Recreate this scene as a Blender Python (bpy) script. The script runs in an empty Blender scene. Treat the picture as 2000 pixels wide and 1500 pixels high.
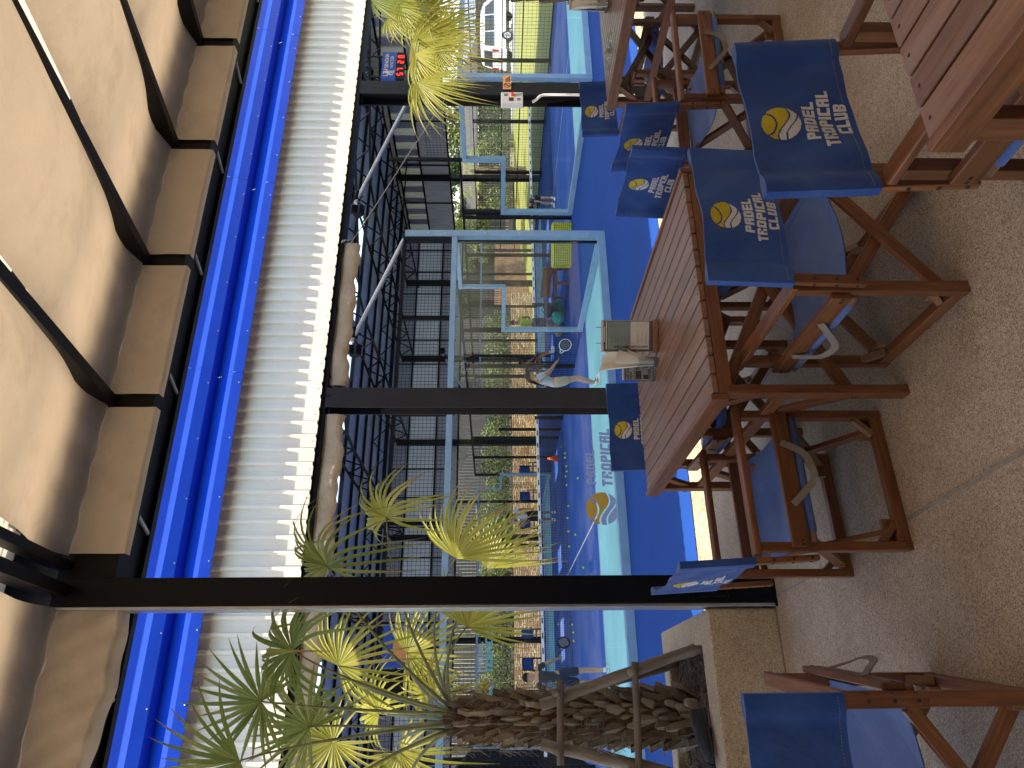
import bpy, math, random
from mathutils import Vector as V, Matrix
rad = math.radians
sc = bpy.context.scene
C = sc.collection
RN = random.Random(7)

# ------------------------------------------------------------------ materials
def nodes(name):
    m = bpy.data.materials.new(name); m.use_nodes = True
    nt = m.node_tree
    return m, nt, nt.nodes['Principled BSDF'], nt.nodes['Material Output']
def N(nt, t, **kw):
    n = nt.nodes.new(t)
    for k, v in kw.items(): setattr(n, k, v)
    return n
def ramp(nt, fac, stops):
    r = N(nt, 'ShaderNodeValToRGB'); e = r.color_ramp.elements
    while len(e) < len(stops): e.new(.5)
    for i, (p, c) in enumerate(stops): e[i].position = p; e[i].color = (*c, 1)
    nt.links.new(fac, r.inputs[0]); return r.outputs[0]
def coord(nt, kind='Object', scale=(1, 1, 1)):
    t = N(nt, 'ShaderNodeTexCoord'); mp = N(nt, 'ShaderNodeMapping')
    mp.inputs['Scale'].default_value = scale
    nt.links.new(t.outputs[kind], mp.inputs[0]); return mp.outputs[0]
def noise(nt, vec, scale, detail=3, rough=.55, dist=0):
    n = N(nt, 'ShaderNodeTexNoise')
    n.inputs['Scale'].default_value = scale; n.inputs['Detail'].default_value = detail
    n.inputs['Roughness'].default_value = rough; n.inputs['Distortion'].default_value = dist
    nt.links.new(vec, n.inputs['Vector']); return n.outputs[0]
def bump(nt, b, h, strength, dist=.01):
    n = N(nt, 'ShaderNodeBump'); n.inputs['Strength'].default_value = strength
    n.inputs['Distance'].default_value = dist
    nt.links.new(h, n.inputs['Height']); nt.links.new(n.outputs[0], b.inputs['Normal'])
def mixc(nt, fac, a, b, mode='MIX'):
    n = N(nt, 'ShaderNodeMix', data_type='RGBA', blend_type=mode)
    for s, val in ((0, fac), (6, a), (7, b)):
        if isinstance(val, (int, float)): n.inputs[s].default_value = val
        elif isinstance(val, tuple): n.inputs[s].default_value = (*val, 1)
        else: nt.links.new(val, n.inputs[s])
    return n.outputs[2]
def plain(name, c, rough=.5, metal=0, var=.12, scale=6, bmp=0, bscale=60, spec=.5):
    m, nt, b, o = nodes(name)
    b.inputs['Roughness'].default_value = rough; b.inputs['Metallic'].default_value = metal
    b.inputs['Specular IOR Level'].default_value = spec
    co = coord(nt)
    lo = tuple(x*(1-var) for x in c); hi = tuple(min(1, x*(1+var)) for x in c)
    col = ramp(nt, noise(nt, co, scale, 5), [(.3, lo), (.7, hi)])
    nt.links.new(col, b.inputs['Base Color'])
    if bmp: bump(nt, b, noise(nt, co, bscale, 4), bmp)
    return m
def wood(name, dark, light, rough=.45, weather=None):
    m, nt, b, o = nodes(name)
    uv = coord(nt, 'UV', (2.2, 26, 1))
    g = noise(nt, uv, 2.0, 6, .62, .6)
    big = noise(nt, coord(nt, 'UV', (1.1, 5, 1)), 1.3, 2)
    col = ramp(nt, g, [(.25, dark), (.55, tuple((a+c)/2 for a, c in zip(dark, light))), (.8, light)])
    col = mixc(nt, .35, col, ramp(nt, big, [(.3, (.45, .4, .36)), (.7, (1, 1, 1))]), 'MULTIPLY')
    if weather:
        col = mixc(nt, ramp(nt, noise(nt, coord(nt, 'UV', (.9, 9, 1)), 2.6, 5), [(.45, (0, 0, 0)), (.7, (.75, .75, .75))]), col, weather)
    oi = N(nt, 'ShaderNodeObjectInfo')
    col = mixc(nt, 1.0, col, ramp(nt, oi.outputs['Random'], [(0, (.74, .72, .70)), (.5, (1, .97, .94)), (1, (1.0, 1.0, 1.0))]), 'MULTIPLY')
    nt.links.new(col, b.inputs['Base Color'])
    b.inputs['Roughness'].default_value = rough
    bump(nt, b, g, .35, .002)
    return m
def canvas(name, c, fade, trans=0.0, weave=900, wr=.25, spec=.2):
    m, nt, b, o = nodes(name)
    co = coord(nt)
    n1 = noise(nt, co, 5, 4)
    n2 = noise(nt, co, weave, 1)
    oi = N(nt, 'ShaderNodeObjectInfo'); ad = N(nt, 'ShaderNodeMath', operation='MULTIPLY_ADD'); ad.inputs[1].default_value = .3; nt.links.new(oi.outputs['Random'], ad.inputs[0]); nt.links.new(n1, ad.inputs[2])
    col = mixc(nt, ramp(nt, ad.outputs[0], [(.45, (0, 0, 0)), (.95, (1, 1, 1))]), c, fade)
    st = ramp(nt, noise(nt, co, 2.3, 6, .7), [(.32, (.72, .70, .68)), (.5, (1, 1, 1))]); col = mixc(nt, .55, col, st, 'MULTIPLY')
    col = mixc(nt, .25, col, ramp(nt, n2, [(.3, (.5, .5, .5)), (.7, (1, 1, 1))]), 'MULTIPLY')
    nt.links.new(col, b.inputs['Base Color'])
    b.inputs['Roughness'].default_value = .9; b.inputs['Specular IOR Level'].default_value = spec
    b.inputs['Sheen Weight'].default_value = .15
    bump(nt, b, noise(nt, co, 9, 4, .5, .35), wr, .02)
    if trans:
        t = N(nt, 'ShaderNodeBsdfTranslucent'); nt.links.new(col, t.inputs[0])
        mx = N(nt, 'ShaderNodeMixShader'); mx.inputs[0].default_value = trans
        nt.links.new(b.outputs[0], mx.inputs[1]); nt.links.new(t.outputs[0], mx.inputs[2])
        nt.links.new(mx.outputs[0], o.inputs[0])
    return m
def translucent(name, c, trans, transp=0, rough=.5, var=.15, scale=3):
    m, nt, b, o = nodes(name)
    co = coord(nt)
    col = ramp(nt, noise(nt, co, scale, 4), [(.3, tuple(x*(1-var) for x in c)), (.7, tuple(min(1, x*(1+var)) for x in c))])
    nt.links.new(col, b.inputs['Base Color']); b.inputs['Roughness'].default_value = rough
    t = N(nt, 'ShaderNodeBsdfTranslucent'); nt.links.new(col, t.inputs[0])
    mx = N(nt, 'ShaderNodeMixShader'); mx.inputs[0].default_value = trans
    nt.links.new(b.outputs[0], mx.inputs[1]); nt.links.new(t.outputs[0], mx.inputs[2])
    out = mx.outputs[0]
    if transp:
        tp = N(nt, 'ShaderNodeBsdfTransparent'); mx2 = N(nt, 'ShaderNodeMixShader'); mx2.inputs[0].default_value = transp
        nt.links.new(out, mx2.inputs[1]); nt.links.new(tp.outputs[0], mx2.inputs[2]); out = mx2.outputs[0]
    nt.links.new(out, o.inputs[0]); return m
def glassm(name, tint, ior=1.5, boost=1.0):
    m, nt, b, o = nodes(name); nt.nodes.remove(b)
    tp = N(nt, 'ShaderNodeBsdfTransparent'); tp.inputs[0].default_value = (*tint, 1)
    gl = N(nt, 'ShaderNodeBsdfGlossy'); gl.inputs['Roughness'].default_value = .0
    gl.inputs[0].default_value = (boost, boost, boost, 1)
    lw = N(nt, 'ShaderNodeLayerWeight'); pw = N(nt, 'ShaderNodeMath', operation='POWER'); pw.inputs[1].default_value = 5
    fr = N(nt, 'ShaderNodeMath', operation='MULTIPLY_ADD'); fr.inputs[1].default_value = .95; fr.inputs[2].default_value = .42*((ior-1)/(ior+1))**2
    nt.links.new(lw.outputs['Facing'], pw.inputs[0]); nt.links.new(pw.outputs[0], fr.inputs[0])
    mx = N(nt, 'ShaderNodeMixShader')
    nt.links.new(fr.outputs[0], mx.inputs[0]); nt.links.new(tp.outputs[0], mx.inputs[1]); nt.links.new(gl.outputs[0], mx.inputs[2])
    nt.links.new(mx.outputs[0], o.inputs[0]); return m
def speckle(name, base, dark, light, sc_=160, big=1.6, rough=.75):
    m, nt, b, o = nodes(name)
    co = coord(nt)
    v = N(nt, 'ShaderNodeTexVoronoi'); v.inputs['Scale'].default_value = sc_
    nt.links.new(co, v.inputs['Vector'])
    sep = N(nt, 'ShaderNodeSeparateColor'); nt.links.new(v.outputs['Color'], sep.inputs[0])
    col = ramp(nt, sep.outputs[0], [(.0, dark), (.28, base), (.7, tuple((a+c)/2 for a, c in zip(base, light))), (1, light)])
    st = ramp(nt, noise(nt, co, big, 5, .6), [(.3, (.62, .58, .53)), (.62, (1, 1, 1))])
    col = mixc(nt, .8, col, st, 'MULTIPLY')
    st2 = ramp(nt, noise(nt, co, 9, 3, .6), [(.27, (.62, .58, .54)), (.36, (1, 1, 1))]); col = mixc(nt, .5, col, st2, 'MULTIPLY')
    nt.links.new(col, b.inputs['Base Color']); b.inputs['Roughness'].default_value = rough
    bump(nt, b, v.outputs['Distance'], .35, .004)
    return m
def turf(name, c, c2, scale=220, sand=0):
    m, nt, b, o = nodes(name)
    co = coord(nt)
    col = ramp(nt, noise(nt, co, scale, 2), [(.3, c), (.7, c2)])
    big = ramp(nt, noise(nt, co, .7, 4), [(.35, (.8, .8, .8)), (.65, (1, 1, 1))])
    col = mixc(nt, .8, col, big, 'MULTIPLY')
    if sand:
        col = mixc(nt, ramp(nt, noise(nt, co, .45, 4), [(.45, (0, 0, 0)), (.7, (sand, sand, sand))]), col, (.35, .36, .45))
    nt.links.new(col, b.inputs['Base Color']); b.inputs['Roughness'].default_value = .8
    b.inputs['Specular IOR Level'].default_value = .25
    bump(nt, b, noise(nt, co, scale, 2), .6, .01)
    return m
def brick(name, c1, c2, mortar, sx=1.0):
    m, nt, b, o = nodes(name)
    uv = coord(nt, 'UV')
    n = N(nt, 'ShaderNodeTexBrick'); n.inputs['Scale'].default_value = 1
    n.inputs['Brick Width'].default_value = .34*sx; n.inputs['Row Height'].default_value = .11*sx
    n.inputs['Mortar Size'].default_value = .014*sx
    n.inputs['Color1'].default_value = (*c1, 1); n.inputs['Color2'].default_value = (*c2, 1); n.inputs['Mortar'].default_value = (*mortar, 1)
    dv = N(nt, 'ShaderNodeVectorMath', operation='ADD'); nz = N(nt, 'ShaderNodeTexNoise'); nz.inputs['Scale'].default_value = 3
    nt.links.new(uv, nz.inputs['Vector'])
    scl = N(nt, 'ShaderNodeVectorMath', operation='SCALE'); scl.inputs['Scale'].default_value = .22
    nt.links.new(nz.outputs['Color'], scl.inputs[0]); nt.links.new(uv, dv.inputs[0]); nt.links.new(scl.outputs[0], dv.inputs[1])
    nt.links.new(dv.outputs[0], n.inputs['Vector'])
    col = mixc(nt, .6, n.outputs[0], ramp(nt, noise(nt, uv, 2.2, 5), [(.32, (.28, .25, .23)), (.55, (.8, .78, .75)), (.7, (1, 1, 1))]), 'MULTIPLY')
    nt.links.new(col, b.inputs['Base Color']); b.inputs['Roughness'].default_value = .9
    bump(nt, b, n.outputs[1], 1, .06)
    return m
def leafm(name, c, c2, trans=.35, scale=2.0, tip=False):
    m, nt, b, o = nodes(name)
    co = coord(nt)
    oi = N(nt, 'ShaderNodeNewGeometry')
    col = ramp(nt, oi.outputs['Random Per Island'], [(0, c), (1, c2)])
    col = mixc(nt, .5, col, ramp(nt, noise(nt, co, scale, 3), [(.3, (.5, .55, .45)), (.7, (1, 1, 1))]), 'MULTIPLY')
    if tip:
        sx = N(nt, 'ShaderNodeSeparateXYZ'); nt.links.new(coord(nt, 'UV'), sx.inputs[0])
        ad = N(nt, 'ShaderNodeMath', operation='MULTIPLY_ADD'); ad.inputs[1].default_value = .22; nt.links.new(oi.outputs['Random Per Island'], ad.inputs[0]); nt.links.new(sx.outputs[0], ad.inputs[2])
        col = mixc(nt, ramp(nt, ad.outputs[0], [(.98, (0, 0, 0)), (1.0, (0, 0, 0))]) if False else ramp(nt, ad.outputs[0], [(.90, (0, 0, 0)), (1.0, (.85, .85, .85))]), col, (.34, .25, .12))
    nt.links.new(col, b.inputs['Base Color']); b.inputs['Roughness'].default_value = .45
    t = N(nt, 'ShaderNodeBsdfTranslucent'); nt.links.new(col, t.inputs[0])
    mx = N(nt, 'ShaderNodeMixShader'); mx.inputs[0].default_value = trans
    nt.links.new(b.outputs[0], mx.inputs[1]); nt.links.new(t.outputs[0], mx.inputs[2])
    nt.links.new(mx.outputs[0], o.inputs[0]); return m
def emit(name, c, s):
    m, nt, b, o = nodes(name)
    b.inputs['Emission Color'].default_value = (*c, 1); b.inputs['Emission Strength'].default_value = s
    b.inputs['Base Color'].default_value = (*c, 1); return m

M = dict(
 light_fill_sheet=translucent('milky light fill sheet', (.72, .74, .76), .42, 0, .5, .05),  # for the added roof slope that brightens the courts
 teak=wood('teak', (.098, .034, .013), (.33, .128, .047), .42),
 teak_pale=wood('teak pale', (.17, .085, .042), (.34, .19, .10), .5),
 teak_top=wood('teak table top', (.165, .074, .036), (.40, .205, .105), .32, (.27, .19, .15)),
 blue_canvas=canvas('blue canvas', (.021, .066, .27), (.055, .12, .36), 0, 900, .55),
 blue_seat=canvas('faded blue canvas', (.065, .13, .38), (.13, .20, .45), 0, 900, .45),
 tan_canvas=canvas('tan canvas', (.70, .615, .51), (.78, .69, .575), .86, 300, .22),
 tan_valance=canvas('tan valance', (.70, .625, .545), (.78, .70, .61), .08, 300, .5),
 tan_blind=canvas('tan blind', (.50, .38, .25), (.58, .45, .30), 0, 300, .9),
 strap=canvas('grey webbing', (.17, .15, .13), (.26, .23, .20), 0, 500, .1),
 screw=plain('steel screw', (.62, .61, .6), .3, .9, .05),
 hole=plain('dark screw plug', (.02, .012, .008), .6, 0, .1),
 black=plain('black painted steel', (.004, .0045, .008), .45, 0, .3, 3, .03, 30, .16),
 black_in=plain('dark brown steel', (.008, .0075, .009), .5, 0, .25, 3, 0, 60, .18),
 greysteel=plain('galvanised steel', (.42, .43, .45), .35, .7, .15, 9),
 floor=speckle('exposed aggregate', (.345, .27, .197), (.18, .13, .087), (.60, .505, .40), 290),
 planter=speckle('pebbled plaster', (.37, .28, .175), (.20, .135, .07), (.56, .46, .33), 260),
 seam=plain('cement seam', (.26, .235, .205), .8, 0, .25, 30, .3),
 turf=turf('even blue turf', (.0045, .038, .215), (.011, .075, .34)),  # one even blue for the whole turf
 court=turf('court blue turf', (.020, .085, .36), (.040, .135, .50), 180, .3),
 aqua=turf('aqua turf', (.30, .66, .70), (.42, .80, .82), 160),
 line=plain('white line', (.75, .75, .74), .8, 0, .08, 30),
 blue_metal=plain('blue flashing', (.008, .065, .56), .34, 0, .08, 4),
 cladding=plain('cream cladding', (.83, .75, .605), .42, 0, .06, 2),
 steelblue=plain('pale blue powder coat', (.24, .385, .53), .4, 0, .10, 5),
 glass=glassm('pane glass', (.955, .975, .97), 1.5),
 drink_glass=glassm('tumbler glass', (.93, .95, .95), 1.5),
 darkglass=plain('dark window', (.03, .04, .05), .06, 0, .1),
 white=plain('white paint', (.80, .80, .79), .35, 0, .03),
 offwhite=plain('off white', (.66, .63, .58), .7, 0, .06, 20),
 paper=plain('paper', (.62, .58, .52), .8, 0, .05, 20),
 paper_teal=plain('grey green paper', (.22, .27, .25), .8, 0, .05, 20),
 ink=plain('ink', (.02, .02, .02), .8, 0, .05),
 ink_grey=plain('grey print', (.10, .10, .10), .8, 0, .4, 60),
 napkin=plain('white napkin', (.80, .77, .72), .9, 0, .05, 30, .2, 40),
 board=wood('clipboard wood', (.20, .085, .04), (.36, .19, .09), .55),
 logo_yellow=plain('yellow print', (.56, .42, .02), .75, 0, .08, 40),
 logo_white=plain('white print', (.62, .60, .60), .75, 0, .08, 40),
 stick_orange=plain('orange film', (.58, .32, .03), .5, 0, .05),
 stick_lilac=plain('lilac film', (.36, .38, .55), .5, 0, .05),
 stick_aqua=plain('aqua film', (.25, .55, .55), .5, 0, .05),
 roof_in=plain('grey roof sheet', (.55, .56, .60), .55, 0, .2, 1.2),
 wall_sheet=translucent('grey wall sheet', (.36, .36, .39), .14, 0, .6, .1, 1.0),
 lite_sheet=translucent('translucent wall sheet', (.56, .55, .53), .26, 0, .5, .1, 1.0),
 awning_sheet=translucent('awning roof sheet', (.80, .67, .50), .37, 0, .4, .1),
 palm_shade=leafm('palm leaf', (.24, .31, .06), (.46, .49, .15), .6, 3, True),  # greener leaf copy, shade put into its colour
 palm_sunlit=leafm('sunlit palm leaf', (.42, .43, .06), (.66, .60, .14), .55, 3, True),  # yellower leaf copy, sunlight put into its colour
 petiole=plain('palm stalk', (.20, .21, .09), .5, 0, .3, 9),
 boot=leafm('palm leaf base', (.10, .066, .042), (.34, .265, .19), .0, 14),
 fibre=plain('palm fibre', (.085, .045, .022), .95, 0, .5, 22, .9, 60),
 pole_wood=wood('grey weathered pole', (.13, .095, .07), (.33, .265, .21), .85, (.30, .27, .24)),
 soil=plain('bark mulch', (.06, .042, .03), .95, 0, .5, 30, 1, 40),
 chips=plain('bark chip', (.10, .065, .042), .95, 0, .6, 20),
 gravel=speckle('sandy gravel', (.46, .34, .19), (.22, .15, .07), (.62, .52, .36), 45, 3),
 grass=turf('lawn grass', (.15, .17, .03), (.32, .30, .085), 30),
 earth=plain('dry earth', (.22, .19, .11), .95, 0, .3, 1.5, .6, 30),
 asphalt=plain('pale driveway', (.56, .53, .46), .9, 0, .1, 4, .3, 60),
 stone=brick('stacked stone', (.40, .20, .09), (.68, .54, .37), (.07, .045, .03), .9),
 brickred=brick('red brick', (.42, .17, .08), (.50, .25, .14), (.34, .26, .2), .8),
 timber=wood('grey timber boards', (.030, .028, .026), (.125, .115, .105), .85),
 bark=plain('tree bark', (.12, .085, .06), .95, 0, .5, 9, .8, 24),
 leaf_a=leafm('dark leaf', (.014, .034, .006), (.13, .20, .04), .3, .8),
 leaf_b=leafm('light leaf', (.035, .06, .008), (.32, .36, .09), .35, .8),
 skin=plain('skin', (.45, .25, .17), .55, 0, .06, 20),
 skin_dark=plain('tanned skin', (.26, .125, .075), .55, 0, .06, 20),
 hair=plain('dark hair', (.007, .005, .004), .6, 0, .3, 50, 0, 60, .15),
 hair_brown=plain('brown hair', (.017, .009, .006), .6, 0, .3, 50, 0, 60, .15),
 shirt_grey=canvas('pale grey jersey', (.50, .48, .50), (.58, .56, .58), 0, 300, .5),
 shirt_lime=canvas('lime jersey', (.30, .42, .03), (.36, .48, .05), 0, 300, .4),
 cloth_black=canvas('black jersey', (.012, .012, .015), (.022, .022, .026), 0, 300, .4),
 cloth_char=canvas('charcoal jersey', (.035, .036, .042), (.05, .05, .058), 0, 300, .4),
 cloth_navy=canvas('navy cloth', (.015, .022, .06), (.025, .035, .085), 0, 300, .4),
 cloth_khaki=canvas('beige skirt', (.46, .34, .22), (.54, .42, .28), 0, 300, .4),
 rubber=plain('black rubber', (.012, .012, .012), .6, 0, .2),
 suede=plain('dark suede', (.016, .017, .021), .9, 0, .3, 20, .3, 90),
 lime_foam=plain('lime yellow plastic', (.58, .58, .07), .5, 0, .08), lime_core=plain('lime plastic gap shade', (.26, .27, .03), .6, 0, .08),  # core darkened to stand in for shade between the studs
 teal_bag=canvas('teal bag', (.04, .34, .27), (.08, .42, .34), 0, 300, .7),
 ball=plain('tennis ball felt', (.50, .60, .06), .95, 0, .1, 60),
 cone=plain('orange cone', (.75, .10, .02), .5, 0, .05),
 red=plain('red plastic', (.55, .02, .015), .35, 0, .05),
 yellow=plain('yellow plastic', (.75, .48, .02), .4, 0, .05),
 plaque=plain('orange plaque', (.50, .22, .08), .6, 0, .08),
 sponsor=plain('deep blue board', (.010, .055, .32), .5, 0, .08),
 led=emit('red led', (1, .02, .01), 1.2),
 net=plain('net cord', (.010, .014, .014), .9, 0, .1),
 carpaint=plain('white car paint', (.78, .78, .77), .18, 0, .02),
 taillight=plain('tail lamp', (.45, .01, .01), .15, 0, .1),
 plate=plain('number plate', (.65, .40, .02), .5, 0, .05),
 rim=plain('alloy rim', (.5, .5, .52), .3, .8, .1),
 box_grey=plain('pale grey enamel', (.40, .38, .39), .45, 0, .05),
 clear=glassm('clear plastic', (.86, .87, .86), 1.45),
)

# ------------------------------------------------------------------ mesh builder
class MB:
    def __init__(s): s.v = []; s.f = []; s.uv = []; s.mi = []; s.cur = 0
    def vert(s, p): s.v.append((p[0], p[1], p[2])); return len(s.v)-1
    def face(s, idx, uv=None):
        s.f.append(tuple(idx)); s.mi.append(s.cur)
        if uv is None:
            ps = [V(s.v[i]) for i in idx]
            n = (ps[1]-ps[0]).cross(ps[-1]-ps[0])
            a = max(range(3), key=lambda k: abs(n[k]))
            k0, k1 = [(1, 2), (0, 2), (0, 1)][a]
            uv = [(p[k0], p[k1]) for p in ps]
        s.uv.append(uv)
    def poly(s, pts, uv=None): s.face([s.vert(p) for p in pts], uv)
    def beam(s, p, q, w, h, up=(0, 0, 1), roll=0):
        """bar of width w and height h from p to q; u of its UV runs along it"""
        p = V(p); q = V(q); d = q-p; L = d.length
        if L < 1e-6: return
        d /= L; u = V(up)
        if abs(d.dot(u)) > .98: u = V((1, 0, 0)) if abs(d.x) < .9 else V((0, 1, 0))
        sd = d.cross(u).normalized(); u = sd.cross(d).normalized()
        if roll:
            c_, s_ = math.cos(roll), math.sin(roll); sd, u = sd*c_+u*s_, u*c_-sd*s_
        o = RN.random()*9
        c = [(-w/2, -h/2), (w/2, -h/2), (w/2, h/2), (-w/2, h/2)]
        a = [s.vert(p+sd*x+u*y) for x, y in c]; b = [s.vert(q+sd*x+u*y) for x, y in c]
        acc = 0
        for i in range(4):
            j = (i+1) % 4; ww = w if i % 2 == 0 else h
            s.face((a[i], a[j], b[j], b[i]), [(o, o+acc), (o, o+acc+ww), (o+L, o+acc+ww), (o+L, o+acc)]); acc += ww+.01
        s.face(a[::-1], [(o, o+x+y*.01) for x, y in c[::-1]]); s.face(b, [(o, o+x+y*.01) for x, y in c])
    def bx(s, x0, x1, y0, y1, z0, z1):
        dx, dy, dz = x1-x0, y1-y0, z1-z0
        if dx >= dy and dx >= dz: s.beam((x0, (y0+y1)/2, (z0+z1)/2), (x1, (y0+y1)/2, (z0+z1)/2), dy, dz)
        elif dy >= dz: s.beam(((x0+x1)/2, y0, (z0+z1)/2), ((x0+x1)/2, y1, (z0+z1)/2), dx, dz)
        else: s.beam(((x0+x1)/2, (y0+y1)/2, z0), ((x0+x1)/2, (y0+y1)/2, z1), dy, dx)
    def tube(s, pts, r, n=8, cap=True):
        pts = [V(p) for p in pts]; rr = r if isinstance(r, (list, tuple)) else [r]*len(pts)
        rings = []; ref = None; acc = 0
        for i, p in enumerate(pts):
            d = (pts[min(i+1, len(pts)-1)]-pts[max(i-1, 0)]).normalized()
            if ref is None: ref = V((0, 0, 1)) if abs(d.z) < .9 else V((1, 0, 0))
            a = d.cross(ref).normalized(); b = a.cross(d).normalized(); ref = b
            if i: acc += (pts[i]-pts[i-1]).length
            rings.append(([s.vert(p+(a*math.cos(2*math.pi*k/n)+b*math.sin(2*math.pi*k/n))*rr[i]) for k in range(n)], acc, rr[i]))
        for (A, u0, r0), (B, u1, r1) in zip(rings, rings[1:]):
            for k in range(n):
                j = (k+1) % n; v0, v1 = k/n*6.28*r0, (k+1)/n*6.28*r0
                s.face((A[k], A[j], B[j], B[k]), [(u0, v0), (u0, v1), (u1, v1), (u1, v0)])
        if cap: s.face(rings[0][0][::-1]); s.face(rings[-1][0])
    def lathe(s, c, prof, n=20):
        """prof: (radius, z) pairs around the vertical axis at c"""
        rings = [[s.vert((c[0]+r*math.cos(2*math.pi*k/n), c[1]+r*math.sin(2*math.pi*k/n), c[2]+z)) for k in range(n)] for r, z in prof]
        for A, B in zip(rings, rings[1:]):
            for k in range(n): j = (k+1) % n; s.face((A[k], A[j], B[j], B[k]))
        s.face(rings[0][::-1]); s.face(rings[-1])
    def grid(s, fn, nu, nv, flip=False):
        I = [[s.vert(fn(i/nu, j/nv)) for j in range(nv+1)] for i in range(nu+1)]
        for i in range(nu):
            for j in range(nv):
                q = (I[i][j], I[i+1][j], I[i+1][j+1], I[i][j+1])
                s.face(q[::-1] if flip else q)
    def ell(s, c, r, n=10, m=7, rot=None):
        c = V(c); rot = rot or Matrix.Identity(3)
        def fn(a, b):
            t = a*2*math.pi; p = (b-.5)*math.pi*.998
            return c+rot @ V((r[0]*math.cos(p)*math.cos(t), r[1]*math.cos(p)*math.sin(t), r[2]*math.sin(p)))
        s.grid(fn, n, m)
    def prism(s, pts, d):
        """closed polygon pts (3D, planar) pushed along vector d"""
        d = V(d); a = [s.vert(p) for p in pts]; b = [s.vert(V(p)+d) for p in pts]; n = len(a)
        s.face(a[::-1]); s.face(b)
        for i in range(n): j = (i+1) % n; s.face((a[i], a[j], b[j], b[i]))
    def build(s, name, mats, parent=None, smooth=False, bevel=0, o=None):
        me = bpy.data.meshes.new(name)
        if o is None: o = parent.location if parent is not None and parent.type == 'EMPTY' else (0, 0, 0)
        if parent is not None and parent.type == 'MESH' : o = parent['_o'] if '_o' in parent else o
        ox, oy, oz = o
        me.from_pydata([(x-ox, y-oy, z-oz) for x, y, z in s.v], [], s.f)
        ul = me.uv_layers.new(name='UVMap')
        flat = []
        for u in s.uv:
            for a in u: flat += [a[0], a[1]]
        ul.data.foreach_set('uv', flat)
        if not isinstance(mats, (list, tuple)): mats = [mats]
        for m in mats: me.materials.append(m)
        if len(mats) > 1: me.polygons.foreach_set('material_index', s.mi)
        if smooth: me.polygons.foreach_set('use_smooth', [True]*len(s.f))
        me.update()
        ob = bpy.data.objects.new(name, me); C.objects.link(ob)
        if parent is not None: ob.parent = parent
        else: ob.location = o
        if bevel:
            b = ob.modifiers.new('bevel', 'BEVEL'); b.width = bevel; b.segments = 2; b.limit_method = 'ANGLE'
        ob_o[ob.name] = tuple(o)
        return ob
ob_o = {}
def sub(mb, name, mats, parent, **kw):
    """a sub-part under a mesh part (same origin as its part)"""
    return mb.build(name, mats, parent, o=ob_o[parent.name], **kw)
def tag(o, label, cat, group=None, kind=None):
    if label: o['label'] = label
    if cat: o['category'] = cat
    if group: o['group'] = group
    if kind: o['kind'] = kind
    return o
def thing(name, label, cat, loc=(0, 0, 0), group=None):
    o = bpy.data.objects.new(name, None); C.objects.link(o); o.location = loc; o.empty_display_size = .2
    return tag(o, label, cat, group)
def kids(o): return [c for c in list(bpy.data.objects) if c.parent == o]
def dup(o, loc=None, rz=None, label=None, group=None, scale=None, parent=None, tree=None):
    c = o.copy(); C.objects.link(c)
    if parent is not None: c.parent = parent
    if loc is not None: c.location = loc
    if rz is not None: c.rotation_euler = (0, 0, rz)
    if scale is not None: c.scale = (scale, scale, scale)
    if label: c['label'] = label
    if group: c['group'] = group
    for ch in kids(o):
        dup(ch, parent=c)
    return c
def struct(mb, name, mat, **kw):
    o = mb.build(name, mat, **kw); o['kind'] = 'structure'; return o

# text -> flat mesh, placed by origin, x direction, y direction
def text_mesh(mb, txt, org, xd, yd, size, align='LEFT', bold=0.0, spacing=1.0):
    cu = bpy.data.curves.new('t', 'FONT'); cu.body = txt; cu.size = 1; cu.align_x = align
    cu.offset = bold; cu.resolution_u = 3; cu.space_character = spacing
    ob = bpy.data.objects.new('t', cu); C.objects.link(ob)
    dg = bpy.context.evaluated_depsgraph_get(); ev = ob.evaluated_get(dg); me = ev.to_mesh()
    org = V(org); xd = V(xd).normalized()*size; yd = V(yd).normalized()*size
    base = len(mb.v)
    for v in me.vertices: mb.vert(org+xd*v.co.x+yd*v.co.y)
    for p in me.polygons: mb.face([base+i for i in p.vertices])
    ev.to_mesh_clear(); bpy.data.objects.remove(ob); bpy.data.curves.remove(cu)
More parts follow.
